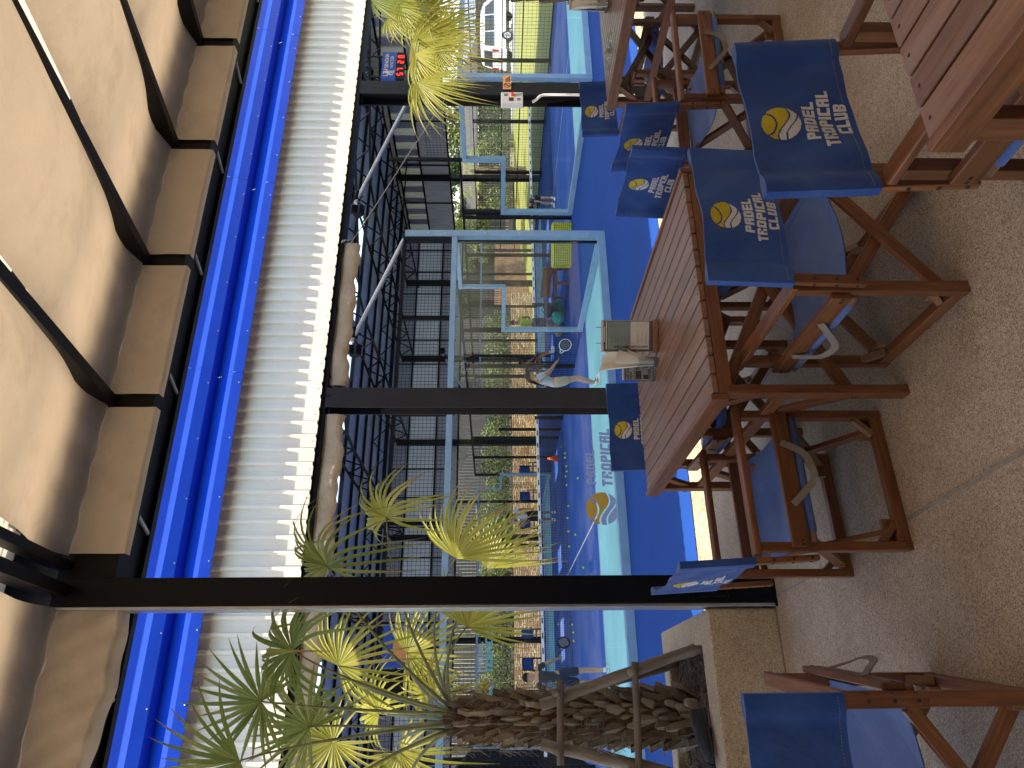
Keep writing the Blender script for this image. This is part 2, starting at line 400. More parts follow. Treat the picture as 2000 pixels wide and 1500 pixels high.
# blocky club lettering from small cells; mp(x, y) -> point
GL = dict(P='111101111100100', A='111101111101101', D='111101101101111', E='111100111100111', L='100100100100111',
          R='111101110101101', O='111101101101111', C='111100100100111', U='101101101101111', B='111101111101111',
          T='111010010010010', I='1')
def block_text(mb, txt, x0, y0, h, mp, slant=.06):
    rows = [.24, .14, .24, .14, .24]
    def wid(ch): return [.27] if ch == 'I' else ([.2, .28, .2] if ch == 'T' else [.27, .16, .27])
    x = x0
    for ch in txt:
        cw = wid(ch); g = GL[ch]
        if ch == 'I': cells = [(0, r) for r in range(5)]
        else: cells = [(i % 3, i//3) for i in range(15) if g[i] == '1']
        for c_, r_ in cells:
            xa = x+sum(cw[:c_])*h; xb = xa+cw[c_]*h
            yb = y0+h*(1-sum(rows[:r_])); ya = yb-rows[r_]*h
            pp = [(xa, ya), (xb, ya), (xb, yb), (xa, yb)]; k = .13*h
            if c_ == 2 and r_ == 0 and ch in 'DBPRO': pp = [(xa, ya), (xb, ya), (xb, yb-k), (xb-k, yb), (xa, yb)]
            if c_ == 2 and r_ == 4 and ch in 'DBOU': pp = [(xa, ya), (xb-k, ya), (xb, ya+k), (xb, yb), (xa, yb)]
            if ch == 'B' and c_ == 2 and r_ == 2: pp = [(xa, ya), (xb, ya), (xb-.07*h, (ya+yb)/2), (xb, yb), (xa, yb)]
            if c_ == 0 and r_ == 0 and ch in 'ACO': pp = [(xa, ya), (xb, ya), (xb, yb), (xa+k, yb), (xa, yb-k)]
            mb.poly([mp(x_+slant*(y_-y0), y_) for x_, y_ in pp])
        x += (sum(cw)+.10)*h
    return x-x0-.1*h
def block_width(txt, h):
    return sum(((.27 if ch == 'I' else .68 if ch == 'T' else .70)+.10)*h for ch in txt)-.1*h
def emblem(mb, cx, cy, r, mp, n=44):
    """round ball with a seam above two waves: material 0 ball, 1 waves"""
    for i in range(n):
        for j in range(n):
            u = (i+.5)/n*2-1; w = (j+.5)/n*2-1
            if u*u+w*w > 1: continue
            q = w+.26*math.sin(2.7*u+.3)+.10*u
            if q > -.10:
                if abs(math.hypot(u+.05, w-1.0)-.74) < .05: continue
                mb.cur = 0
            elif -.52 < q < -.19 or q < -.61: mb.cur = 1
            else: continue
            a, b = i/n*2-1, j/n*2-1; st = 2/n
            mb.poly([mp(cx+x*r, cy+y*r) for x, y in ((a, b), (a+st, b), (a+st, b+st), (a, b+st))])
    mb.cur = 0
# ================================================================== SETTING
G = -.65                      # level of the courts; the terrace floor is z = 0
mb = MB(); mb.poly([(-90, -60, -.72), (160, -60, -.72), (160, 160, -.72), (-90, 160, -.72)]); struct(mb, 'ground', M['earth'])
mb = MB(); mb.bx(-9, 13, -7, 5.12, -.70, 0); struct(mb, 'terrace_floor', M['floor'])
mb = MB()
mb.beam((.672, 2.63, .001), (.70, 1.98, .001), .016, .004); mb.beam((.70, 1.98, .001), (.93, -3, .001), .016, .004)
mb.beam((.672, 2.63, .001), (.60, 4.1, .001), .010, .004)
struct(mb, 'floor_seam', M['seam'])
mb = MB(); mb.poly([(-12, 5.12, G-.01), (16, 5.12, G-.01), (16, 8.0, G-.01), (-12, 8.0, G-.01)]); struct(mb, 'gravel_strip', M['gravel'])
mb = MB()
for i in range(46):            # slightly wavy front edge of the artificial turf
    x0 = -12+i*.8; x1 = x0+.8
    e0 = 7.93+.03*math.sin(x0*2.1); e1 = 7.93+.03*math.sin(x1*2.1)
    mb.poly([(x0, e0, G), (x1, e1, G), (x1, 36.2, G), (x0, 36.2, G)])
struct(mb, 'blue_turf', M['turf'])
def court_floor(X0, label):
    mb = MB(); mb.poly([(X0, 12.05, G+.004), (X0+10, 12.05, G+.004), (X0+10, 32, G+.004), (X0, 32, G+.004)]); struct(mb, 'court_floor', M['court'])
    mb = MB()
    for a, b in ((12.05, 15.35), (28.9, 32)): mb.poly([(X0, a, G+.008), (X0+10, a, G+.008), (X0+10, b, G+.008), (X0, b, G+.008)])
    struct(mb, 'court_end_zone', M['aqua'])
    mb = MB()
    for a, b, c, d in ((X0+4.975, X0+5.025, 15.4, 28.85), (X0, X0+10, 15.35, 15.4), (X0, X0+10, 28.85, 28.9)):
        mb.poly([(a, c, G+.012), (b, c, G+.012), (b, d, G+.012), (a, d, G+.012)])
    struct(mb, 'court_lines', M['line'])
court_floor(-1.0, 'a'); court_floor(13.4, 'b')
# grass bank and driveway on the right
mb = MB()
def bank(a, b):
    x = 25.2+a*22; y = 2+b*70
    z = G-.02+min(1, max(0, (x-25.2)/14))*1.02+.05*math.sin(x*1.3+y*.7)*min(1, a*4)
    return (x, y, z)
mb.grid(bank, 36, 60); struct(mb, 'grass_bank', M['grass'])
mb = MB(); mb.poly([(38.5, 0, .43), (75, 0, .5), (75, 75, .5), (38.5, 75, .43)]); mb.bx(38.3, 38.5, 0, 75, .1, .52); struct(mb, 'driveway', M['asphalt'])
mb = MB(); mb.poly([(8, 36.2, G+.002), (25.2, 36.2, G+.002), (25.2, 44, G+.002), (8, 44, G+.002)]); struct(mb, 'side_lawn', M['grass'])

# ================================================================== TERRACE CANOPY
RX = [-4.5, -3.46, -2.42, -1.38, -.38, .66, 1.81, 2.86, 3.89, 4.97, 6.02, 7.08, 8.1, 9.1]
Y0, YH = -3.0, 4.14
def zr(y): return 3.96+.133*(y-4.2)
can = thing('terrace_canopy', 'black steel canopy over the terrace with sagging tan canvas between its rafters', 'canopy', (.65, 4.2, 0))
mb = MB()
mb.bx(-5, 9.6, 4.14, 4.28, 3.70, 4.02); mb.build('header_beam', M['black_in'], can, bevel=.004)
for x in RX:
    mb = MB(); mb.beam((x, Y0-.3, zr(Y0-.3)+.05), (x, YH, zr(YH)+.05), .065, .145)
    if abs(x-.66) < .01:
        mb.beam((x+.14, Y0-.3, zr(Y0-.3)+.09), (x+.14, YH+.02, zr(YH)+.05), .05, .10)
    if False:
        mb.beam((x-.09, Y0-.3, zr(Y0-.3)+.05), (x-.09, YH, zr(YH)+.05), .05, .10); mb.beam((x+.09, Y0-.3, zr(Y0-.3)+.075), (x+.09, YH, zr(YH)+.075), .045, .09)
        mb.beam((x-.17, Y0-.3, zr(Y0-.3)+.10), (x-.17, YH, zr(YH)+.10), .04, .10)
    mb.build('rafter', M['black_in'], can, bevel=.003)
for y in (-2.3, -.4, 1.5, 3.1):
    mb = MB(); mb.beam((-4.6, y, zr(y)+.155), (9.6, y, zr(y)+.155), .05, .06); mb.build('purlin', M['black_in'], can)
# canvas panels
def fabric_z(y):
    pts = [(-3.2, .02), (-2.0, -.10), (-.6, .015), (.1, .0), (1.0, -.12), (2.0, -.15), (2.9, -.07), (3.55, .05), (3.9, .085), (4.12, .02)]
    n = len(pts)
    for i in range(n-1):
        if y <= pts[i+1][0] or i == n-2:
            (a, za), (b, zb) = pts[i], pts[i+1]; h = b-a; t = min(1, max(0, (y-a)/h))
            m0 = (zb-pts[max(0, i-1)][1])/(b-pts[max(0, i-1)][0])*h; m1 = (pts[min(n-1, i+2)][1]-za)/(pts[min(n-1, i+2)][0]-a)*h
            return zr(y)+(2*t**3-3*t*t+1)*za+(t**3-2*t*t+t)*m0+(-2*t**3+3*t*t)*zb+(t**3-t*t)*m1
for k, (xa, xb) in enumerate(zip(RX, RX[1:])):
    if abs(xa-.66) < .01: xa = .82
    if abs(xb-.66) < .01: xb = .60
    r1 = RN.random()*6; wild = 1.0 if abs(xb-.60) < .01 else .25
    def pan(a, b):
        y = -3.1+b*7.22
        ins = .032+.03*max(0, math.sin(math.pi*min(1, max(0, (y-.2)/3.9))))**1.5*(.7 if k % 2 else .5)
        x = xa+ins+(xb-xa-2*ins)*a
        bel = math.sin(math.pi*a)
        z = zr(y)+.012+(fabric_z(y)-zr(y)-.012)*(.30+.70*bel**.7 if y < 3.3 else 1-(.70-.70*bel**.7)*max(0, (3.75-y)/.45) if y < 3.75 else 1)-.05*bel*max(0, math.sin(math.pi*min(1, max(0, (y-.1)/4.0))))-.002
        near = max(0, (y-3.55)/.57)
        z += .004*math.sin(x*26+r1+y*3)*near*2
        return (x, y, z)
    mb = MB(); mb.grid(pan, 14, 80, True); p = mb.build('canvas_panel', M['tan_canvas'], can, smooth=True)
    mb = MB()
    dx0, dx1 = (.045, .045)
    zb = 3.665
    def val(a, b):
        x = xa+dx0+(xb-xa-dx0-dx1)*a
        w = wild*(.018*math.sin(x*17+r1+b*3)+.012*math.sin(x*41-b*9+r1))*(.4+b*.6)
        bot = zb+(wild if wild > .5 else .06)*(.014*math.sin(x*7+r1)+.006*math.sin(x*23+1))-(.05 if wild > .5 else 0)*a
        y = YH-.016
        if b > .9: return (x, y+(b-.9)/.1*(.06 if wild < .5 else .14), bot)
        z = 3.985+(bot-3.985)*b/.9
        bul = .012*math.sin(math.pi*a)*math.sin(math.pi*b)
        return (x, y-bul+w*.8, z)
    mb.grid(val, 30, 20, False); sub(mb, 'valance', M['tan_valance'], p, smooth=True)
# dark soffit over the terrace edge, its ties, and sheet above
mb = MB()
mb.bx(-5, 9.6, 4.285, 4.925, 3.93, 3.96); mb.bx(-5, 9.6, 4.865, 4.925, 3.90, 4.2)
mb.build('soffit', M['black'], can)
for x in (.1, 1.13, 2.17, 3.21, 4.25, 5.3, 6.4, 7.5):
    mb = MB(); mb.beam((x+.25, 4.285, 3.905), (x+.02, 4.86, 3.912), .022, .014); mb.build('tie_bar', M['greysteel'], can)
mb = MB(); mb.beam((-5, 3.72, 4.27), (9.6, 3.72, 4.27), .01, .01); mb.poly([(-5, 3.76, 4.30), (9.6, 3.76, 4.30), (9.6, 4.95, 4.36), (-5, 4.95, 4.36)])
mb.build('edge_shade_strip', M['black'], can)  # unseen opaque strip, put in to shade the canvas near the header
mb = MB()
xs = []
x = -4.8
while x < 9.6:
    xs += [(x, 0), (x+.13, 0), (x+.145, .03), (x+.17, .03), (x+.185, 0)]; x += .2
for (a, za), (b, zb_) in zip(xs, xs[1:]):
    mb.poly([(a, -3.4, zr(-3.4)+.21+za), (b, -3.4, zr(-3.4)+.21+zb_), (b, 3.9, zr(3.9)+.21+zb_), (a, 3.9, zr(3.9)+.21+za)])
mb.build('roof_sheet', M['awning_sheet'], can)
mb = MB(); mb.bx(.572, .725, 4.10, 4.25, 0, 4.0)
post = mb.build('post', M['black'], can, bevel=.004)
mb = MB(); mb.bx(.553, .572-.001, 4.105, 4.245, 0, 4.0); sub(mb, 'sunlit_side', M['greysteel'], post, bevel=.003)  # pale strip stands in for sunlight on the post's left face
mb = MB(); mb.bx(.60, .715, 4.06, 4.097, .28, .43); mb.bx(.597, .718, 4.05, 4.06, .275, .29); sub(mb, 'socket_box', M['black'], post, bevel=.003)
mb = MB(); mb.bx(.55, .74, 4.085, 4.098, 0, .012); sub(mb, 'base_plate', M['black'], post)

# ================================================================== HALL
hall = thing('court_hall', 'open sided steel hall with cream cladding and blue gutters over the courts', 'hall', (3.15, 7.1, G))
def corr(x0, x1, z0, z1, y, pitch=.152, h=.037, flat=.098):
    """vertical ribbed sheet facing -Y, as a list of profile points"""
    pts = []; x = x0
    while x < x1:
        pts += [(x, 0), (x+flat*.48, 0), (x+flat*.5, .003), (x+flat*.52, 0), (x+flat, 0), (x+flat+.012, h), (x+pitch-.014, h), (x+pitch-.002, 0)]
        x += pitch
    return pts
mb = MB()
pts = corr(-3.2, 14.5, 0, 0, 0)
for (a, ha), (b, hb) in zip(pts, pts[1:]):
    mb.poly([(a, 7.1-ha, 3.452), (b, 7.1-hb, 3.452), (b, 7.1-hb, 4.40), (a, 7.1-ha, 4.40)])
mb.build('front_cladding', M['cladding'], hall)
mb = MB()
x = -3.2+.07
k = 0
while x < 14.4:
    mb.ell((x, 7.094, 3.495+.004*math.sin(k)), (.006, .006, .006), 6, 4); x += .152*2; k += 1
mb.build('cladding_screws', M['greysteel'], hall)
prof = [(6.76, 5.0), (6.76, 4.83), (6.82, 4.715), (6.82, 4.655), (6.905, 4.556), (6.86, 4.540), (6.845, 4.42), (6.80, 4.394), (6.80, 4.346), (6.885, 4.25), (6.92, 4.25), (7.095, 4.40)]
gp = [(6.98, 5.0), (6.76, 4.83), (6.80, 4.715), (6.80, 4.655), (6.84, 4.556), (7.02, 4.553), (6.95, 4.394), (6.87, 4.392), (6.87, 4.346), (6.895, 4.25), (6.91, 4.25), (7.095, 4.40)]
mb = MB(); breaks = [-3.4, -.6, .98, 3.35, 5.9, 8.45, 11, 14.6]
for a, b in zip(breaks, breaks[1:]):
    for (ya, za), (yb, zb_) in zip(gp, gp[1:]):
        mb.poly([(a+.003, ya, za), (a+.003, yb, zb_), (b-.003, yb, zb_), (b-.003, ya, za)])
    for (ya, za), (yb, zb_) in zip(gp, gp[1:]):   # lapped joint
        mb.poly([(b-.003, ya-.004, za), (b-.003, yb-.004, zb_), (b+.02, yb-.004, zb_), (b+.02, ya-.004, za)])
mb.build('blue_gutter', M['blue_metal'], hall)
mb = MB(); x = -3
while x < 14:
    mb.ell((x, 6.834, 4.568), (.009, .009, .009), 6, 4); mb.ell((x+.03, 6.884, 4.27), (.009, .009, .009), 6, 4); x += .62
mb.build('gutter_screws', M['greysteel'], hall)
mb = MB(); mb.bx(-3.4, 14.6, 7.13, 7.30, 3.40, 3.66); mb.build('eave_beam', M['black'], hall, bevel=.004)
for x in (-1.6, 3.152, 7.73, 12.5):          # front columns: H-sections
    mb = MB(); z0 = G; z1 = 3.40; w = .115
    mb.bx(x-w, x+w, 7.10, 7.118, z0, z1); mb.bx(x-w, x+w, 7.30, 7.318, z0, z1); mb.bx(x-.006, x+.006, 7.118, 7.30, z0, z1)
    mb.beam((x+.02, 7.2, 3.2), (x+.35, 7.2, 3.42), .05, .05)
    mb.build('column', M['black_in'], hall, bevel=.003)
# roof
RY, RZ, FY, FZ = 20.5, 6.95, 34.2, 6.75
def roof_z(y):
    return 4.85+(y-7.1)/(RY-7.1)*(RZ-4.85) if y < RY else RZ+(y-RY)/(FY-RY)*(FZ-RZ)
mb = MB()
holes = [(6.6, 7.5), (9.2, 10.2), (11.2, 12.6), (13.6, 15.2), (16.5, 18.2), (3.2, 4.0), (.3, 1.6)]
def strip(x0, x1, y0, y1):
    mb.poly([(x0, y0, roof_z(y0)), (x1, y0, roof_z(y0)), (x1, y1, roof_z(y1)), (x0, y1, roof_z(y1))])
strip(-6, 28.2, 6.95, 8.0); strip(-6, 28.2, 19.6, RY); strip(-6, 28.2, RY, 22.2); strip(-6, 28.2, 23.6, FY)  # unseen eave past the end wall, added to shade the grass
edges = [-6]+[e for h in sorted(holes) for e in h]+[28.2]
for a, b in zip(edges[::2], edges[1::2]): strip(a, b, 22.2, 23.6)
mb.build('roof', M['roof_in'], hall)
mb = MB()
for i in range(34): a = -6+i*1.0; strip(a, a+1.0, 8.0, 19.6)
mb.build('unseen_light_roof', M['light_fill_sheet'], hall)  # unseen translucent slope, added to brighten the courts below
mb = MB()
y = 8.2
while y < 34: mb.beam((-6, y, roof_z(y)-.07), (25.2, y, roof_z(y)-.07), .06, .10); y += 1.55
mb.build('roof_purlins', M['black_in'], hall)
for x in (-1.6, 3.15, 7.73, 12.5, 17.2, 21.9):
    mb = MB(); ys = [7.3+i*1.58 for i in range(18)]
    for a, b in zip(ys, ys[1:]):
        mb.beam((x, a, roof_z(a)-.22), (x, b, roof_z(b)-.22), .07, .07); mb.beam((x, a, roof_z(a)-.85), (x, b, roof_z(b)-.85), .07, .07)
        mb.beam((x, a, roof_z(a)-.85), (x, (a+b)/2, roof_z((a+b)/2)-.22), .04, .04); mb.beam((x, (a+b)/2, roof_z((a+b)/2)-.22), (x, b, roof_z(b)-.85), .04, .04)
    mb.build('truss', M['black_in'], hall)
for y in (27.5,):
    mb = MB(); xs = [-6+i*1.3 for i in range(25)]; zt = roof_z(y)-.25
    for a, b in zip(xs, xs[1:]):
        mb.beam((a, y, zt), (b, y, zt), .06, .06); mb.beam((a, y, zt-.6), (b, y, zt-.6), .06, .06)
        mb.beam((a, y, zt-.6), ((a+b)/2, y, zt), .035, .035); mb.beam(((a+b)/2, y, zt), (b, y, zt-.6), .035, .035)
    mb.build('truss', M['black_in'], hall)
def sheet_wall(axis, at, lo, hi, z0, z1, mat, name, pitch=.25, sgn=1):
    mb = MB(); t = lo
    pr = []
    while t < hi: pr += [(t, 0), (t+pitch*.66, 0), (t+pitch*.74, .035), (t+pitch*.92, .035)]; t += pitch
    for (a, ha), (b, hb) in zip(pr, pr[1:]):
        if axis == 'x': mb.poly([(at+sgn*ha, a, z0), (at+sgn*hb, b, z0), (at+sgn*hb, b, z1), (at+sgn*ha, a, z1)])
        else: mb.poly([(a, at+sgn*ha, z0), (b, at+sgn*hb, z0), (b, at+sgn*hb, z1), (a, at+sgn*ha, z1)])
    return mb.build(name, mat, hall)
sheet_wall('x', 25.1, 6.8, 34, 6.44, 7.0, M['wall_sheet'], 'end_wall_sheet'); sheet_wall('x', 25.14, 6.8, 34, 5.35, 6.44, M['lite_sheet'], 'end_wall_skylight', .25)
for i in range(30):
    mb = MB(); y_ = 7+i*.9; mb.bx(25.06, 25.09, y_, y_+.42, 5.36, 6.43); mb.build('end_wall_sheet', M['wall_sheet'], hall)
sheet_wall('x', 25.1, 6.8, 34, 3.93, 5.35, M['wall_sheet'], 'end_wall_sheet')
sheet_wall('y', 34.1, -7, 25, 6.0, 6.9, M['wall_sheet'], 'back_wall_sheet'); sheet_wall('y', 34.14, -7, 25, 4.62, 6.0, M['lite_sheet'], 'back_wall_skylight', .5, 1)
sheet_wall('y', 34.1, -7, 25, 3.5, 4.62, M['wall_sheet'], 'back_wall_sheet')
mb = MB()
for z in (3.93, 5.35, 6.44, 6.9): mb.beam((25.0, 6.8, z), (25.0, 34, z), .07, .09)
y = 7.5
while y < 34: mb.beam((24.98, y, 3.93), (24.98, y, 6.44), .05, .06); y += 2.9
mb.build('end_wall_rails', M['black'], hall)
mb = MB()
for z in (3.5, 4.62, 6.0, 6.8): mb.beam((-7, 34.0, z), (25, 34.0, z), .07, .09)
x = -6.2
while x < 25: mb.beam((x, 33.98, 3.75), (x, 33.98, 6.8), .05, .06); x += 1.45
mb.build('back_wall_rails', M['black'], hall)
for x in (-1.6, 3.15, 7.73, 12.5, 17.2, 21.9, 25.0):
    mb = MB(); mb.bx(x-.13, x+.13, 33.6, 33.86, G, 6.5); mb.build('column', M['black_in'], hall)
for y in (12.5, 17.9, 23.3, 28.6):
    mb = MB(); mb.bx(24.75, 24.99, y-.12, y+.12, G, 6.6); mb.build('column', M['black_in'], hall)

# rolled canvas blinds under the eave and the rope that ties one
def blind(x0, x1, label, droop):
    mb = MB()
    def fn(a, b):
        x = x0+(x1-x0)*a; t = b*2*math.pi
        r = .115+.012*math.sin(x*13)+.008*math.sin(x*31+t*2)
        return (x, 7.21+.05*math.cos(t)*(1+.2*math.sin(x*9)), 3.33-droop*a+r*math.sin(t)*1.0+.012*math.sin(x*7))
    mb.grid(fn, 90, 16, True)
    for xx in (x0, x1):
        k = (xx-x0)/(x1-x0)
        mb.poly([fn(k, j/16) for j in range(16)])
    o = mb.build('rolled_blind', M['tan_blind'], smooth=True, o=(x0, 7.2, 3.33))
    tag(o, label, 'rolled blind', 'rolled canvas blinds under the eave'); return o
b1 = blind(3.33, 5.22, 'rolled tan canvas blind under the eave, right of the middle column, roped end', .0)
b2 = blind(-.9, 2.98, 'long rolled tan canvas blind under the eave, left of the middle column', .02)
mb = MB(); mb.tube([(5.22, 7.15, 3.31), (5.9, 7.13, 2.99), (6.6, 7.12, 2.68), (7.836, 7.095, 2.10)], .006, 6)
for t in (0, 1): mb.tube([(5.19, 7.06, 3.28), (5.17, 7.04, 3.36+.03*t), (5.2, 7.14, 3.43), (5.22, 7.2, 3.30)], .006, 5)
tag(mb.build('rope', M['strap'], o=(5.22, 7.15, 3.31)), 'thin pale rope stretched from the rolled blind down to the right column', 'rope')

# ================================================================== COURT ENCLOSURES
def bars_grid(mb, p0, ux, lx, z0, z1, sx, sz, t):
    """wire mesh: verticals and horizontals from p0 along unit ux"""
    n = int(lx/sx)
    for i in range(n+1):
        a = V(p0)+V(ux)*(i*sx); mb.beam((a.x, a.y, z0), (a.x, a.y, z1), t, t)
    m = int((z1-z0)/sz)
    for j in range(m+1):
        z = z0+j*sz; b = V(p0)+V(ux)*lx; mb.beam((p0[0], p0[1], z), (b.x, b.y, z), t, t)
def frame_beam(c, p, q, w, name='frame', mat='steelblue'):
    mb = MB(); mb.beam(p, q, w, w); return mb.build(name, M[mat], c, bevel=.004)
def pane(c, x0, x1, y0, y1, z0, z1):
    mb = MB(); mb.bx(x0, x1, y0, y1, z0, z1); return mb.build('glass_pane', M['glass'], c)
c1 = thing('padel_court', 'glass walled court with pale blue frame, its corner post standing beside the yellow studded block', 'court enclosure', (4, 12, G), 'padel courts')
T = 2.35
for i in range(5): pane(c1, -1+2*i+.004, -1+2*i+1.996, 11.995, 12.005, G+.15, T)
frame_beam(c1, (-1, 12, G+.075), (9, 12, G+.075), .15); frame_beam(c1, (-1, 12, T+.06), (8.93, 12, T+.06), .11)
mb = MB(); mb.bx(8.88, 9.03, 11.93, 12.07, G, 3.42); cp = mb.build('corner_post', M['steelblue'], c1, bevel=.004)
mb = MB()
for z in (-.3, .4, 1.1, 1.8, 2.6, 2.95, 3.25):
    mb.ell((8.955, 11.927, z), (.014, .008, .014), 8, 5)
sub(mb, 'bolts', M['screw'], cp)
mb = MB(); mb.bx(8.78, 8.86, 11.95, 12.05, T+.12, 3.42); mb.bx(-1, 8.86, 11.97, 12.03, 3.39, 3.45); mb.build('mesh_frame', M['black'], c1)
mb = MB(); bars_grid(mb, (-1, 12, 0), (1, 0, 0), 9.8, T+.12, 3.39, .07, .07, .006)
mb.build('wire_mesh', M['black'], c1)
for x in (1, 3, 5, 7):
    mb = MB(); mb.bx(x-.03, x+.03, 12.01, 12.06, T+.12, 3.4); mb.build('mesh_post', M['black'], c1)
# side walls and far wall
def side(c, x, mir, ent=None):
    pane(c, x-.006, x+.006, 12.07, 13.97, G+.15, T); pane(c, x-.006, x+.006, 14.03, 15.97, G+.15, 1.35)
    frame_beam(c, (x, 12.07, G+.075), (x, 16, G+.075), .12); frame_beam(c, (x, 12.07, T+.04), (x, 14.05, T+.04), .09)
    frame_beam(c, (x, 14.0, 1.35), (x, 14.0, T), .08); frame_beam(c, (x, 14.05, 1.39), (x, 16.0, 1.39), .09); frame_beam(c, (x, 16.0, G), (x, 16.0, 1.44), .10)
    pane(c, x-.006, x+.006, 30.03, 31.95, G+.15, T); pane(c, x-.006, x+.006, 28.03, 29.97, G+.15, 1.35)
    frame_beam(c, (x, 28, G+.06), (x, 32, G+.06), .12); frame_beam(c, (x, 30, T+.04), (x, 32, T+.04), .09); frame_beam(c, (x, 28, 1.39), (x, 30, 1.39), .09)
    frame_beam(c, (x, 28.0, G), (x, 28.0, 1.44), .10); frame_beam(c, (x, 30, 1.35), (x, 30, T), .08)
    mb = MB()
    for a, b in ((16.0, 20.2), (23.8, 28.0)): bars_grid(mb, (x, a, 0), (0, 1, 0), b-a, G+.05, 2.4, .14, .14, .007)
    bars_grid(mb, (x, 14.0, 0), (0, 1, 0), 2, 1.45, 2.4, .1, .1, .006)
    mb.build('wire_mesh', M['black'], c)
    for y in (16.06, 18.1, 20.2, 21.0, 23.0, 23.8, 25.9, 28.06):
        mb = MB(); mb.bx(x-.04, x+.04, y-.04, y+.04, G, 2.45 if y not in (21.0, 23.0) else 1.5); mb.build('mesh_post', M['black'], c)
    mb = MB(); mb.bx(x-.04, x+.04, 14.0, 28.0, 2.40, 2.46); mb.build('mesh_frame', M['black'], c)
def far(c, x0):
    for i in range(5): pane(c, x0+2*i+.004, x0+2*i+1.996, 31.995, 32.005, G+.12, T)
    frame_beam(c, (x0, 32, G+.06), (x0+10, 32, G+.06), .12); frame_beam(c, (x0, 32, T+.04), (x0+10, 32, T+.04), .09)
    for i in range(6):
        mb = MB(); mb.bx(x0+2*i-.05, x0+2*i+.05, 32.01, 32.11, G, 3.4); mb.build('mesh_post', M['black'], c)
    mb = MB(); mb.bx(x0, x0+10, 31.97, 32.03, 3.37, 3.43); mb.build('mesh_frame', M['black'], c)
    mb = MB(); bars_grid(mb, (x0, 32, 0), (1, 0, 0), 10, T+.1, 3.37, .16, .16, .008); mb.build('wire_mesh', M['black'], c)
side(c1, 9.0, 1); side(c1, -1.0, -1); far(c1, -1.0)
# club sticker on the front panes
mb = MB()
def stick(x, z): return (x, 11.990, z)
emblem(mb, 3.24, -.255, .285, stick, 50)
g_ = mb.build('window_sticker', [M['stick_orange'], M['stick_lilac']], c1)
mb = MB(); block_text(mb, 'PADEL', 3.66, -.17, .165, stick, .08); block_text(mb, 'TROPICAL', 3.62, -.46, .185, stick, .08)
sub(mb, 'lettering', M['stick_lilac'], g_)
mb = MB()
def stick2(x, z): return (x, 31.985, z)
emblem(mb, 1.0, 2.0, .42, stick2, 30); g2 = mb.build('window_sticker', [M['stick_orange'], M['stick_aqua']], c1)
mb = MB(); block_text(mb, 'PADEL', 1.75, 2.12, .30, stick2); g3 = sub(mb, 'lettering', M['logo_white'], g2)
mb = MB(); block_text(mb, 'TROPICAL', 1.70, 1.72, .32, stick2); sub(mb, 'lettering', M['stick_aqua'], g2)

c2 = thing('padel_court', 'second court enclosure, its stepped pale blue frame right of the right column', 'court enclosure', (18.4, 12, G), 'padel courts')
X2 = 13.4
for i in range(5): pane(c2, X2+2*i+.06, X2+2*i+1.996, 11.995, 12.005, G+.15, T)
frame_beam(c2, (X2, 12, G+.075), (X2+10, 12, G+.075), .15); frame_beam(c2, (X2, 12, T+.06), (X2+10, 12, T+.06), .12)
frame_beam(c2, (X2, 12, G), (X2, 12, T+.12), .13, 'corner_post')
for a, b, zt in ((12.07, 14.6, T), (14.75, 16.78, 1.32)): pane(c2, X2-.006, X2+.006, a, b, G+.15, zt)
frame_beam(c2, (X2, 12.07, G+.07), (X2, 16.9, G+.07), .14); frame_beam(c2, (X2, 12.07, T+.06), (X2, 14.75, T+.06), .12)
frame_beam(c2, (X2, 14.68, 1.32), (X2, 14.68, T), .13); frame_beam(c2, (X2, 14.74, 1.38), (X2, 16.9, 1.38), .12); frame_beam(c2, (X2, 16.84, G), (X2, 16.84, 1.44), .13)
mb = MB(); mb.bx(X2-.06, X2+.06, 16.80, 16.92, 1.45, 2.55); mb.bx(X2-.04, X2+.04, 14.66, 14.74, T+.12, 4.4); mb.build('mesh_post', M['black'], c2)
mb = MB(); bars_grid(mb, (X2, 12.1, 0), (0, 1, 0), 2.6, T+.12, 3.4, .09, .09, .006); bars_grid(mb, (X2, 12, 0), (1, 0, 0), 10, T+.12, 3.4, .09, .09, .006); mb.build('wire_mesh', M['black'], c2)
mb = MB(); mb.bx(X2, X2+10, 11.97, 12.03, 3.39, 3.45); mb.bx(X2-.03, X2+.03, 14.7, 28, 2.5, 2.56); mb.build('mesh_frame', M['black'], c2)
for y in (17.1, 19.0, 23.8, 26, 28):
    mb = MB(); mb.bx(X2-.04, X2+.04, y-.04, y+.04, G, 2.5); mb.build('mesh_post', M['black'], c2)
far(c2, X2)
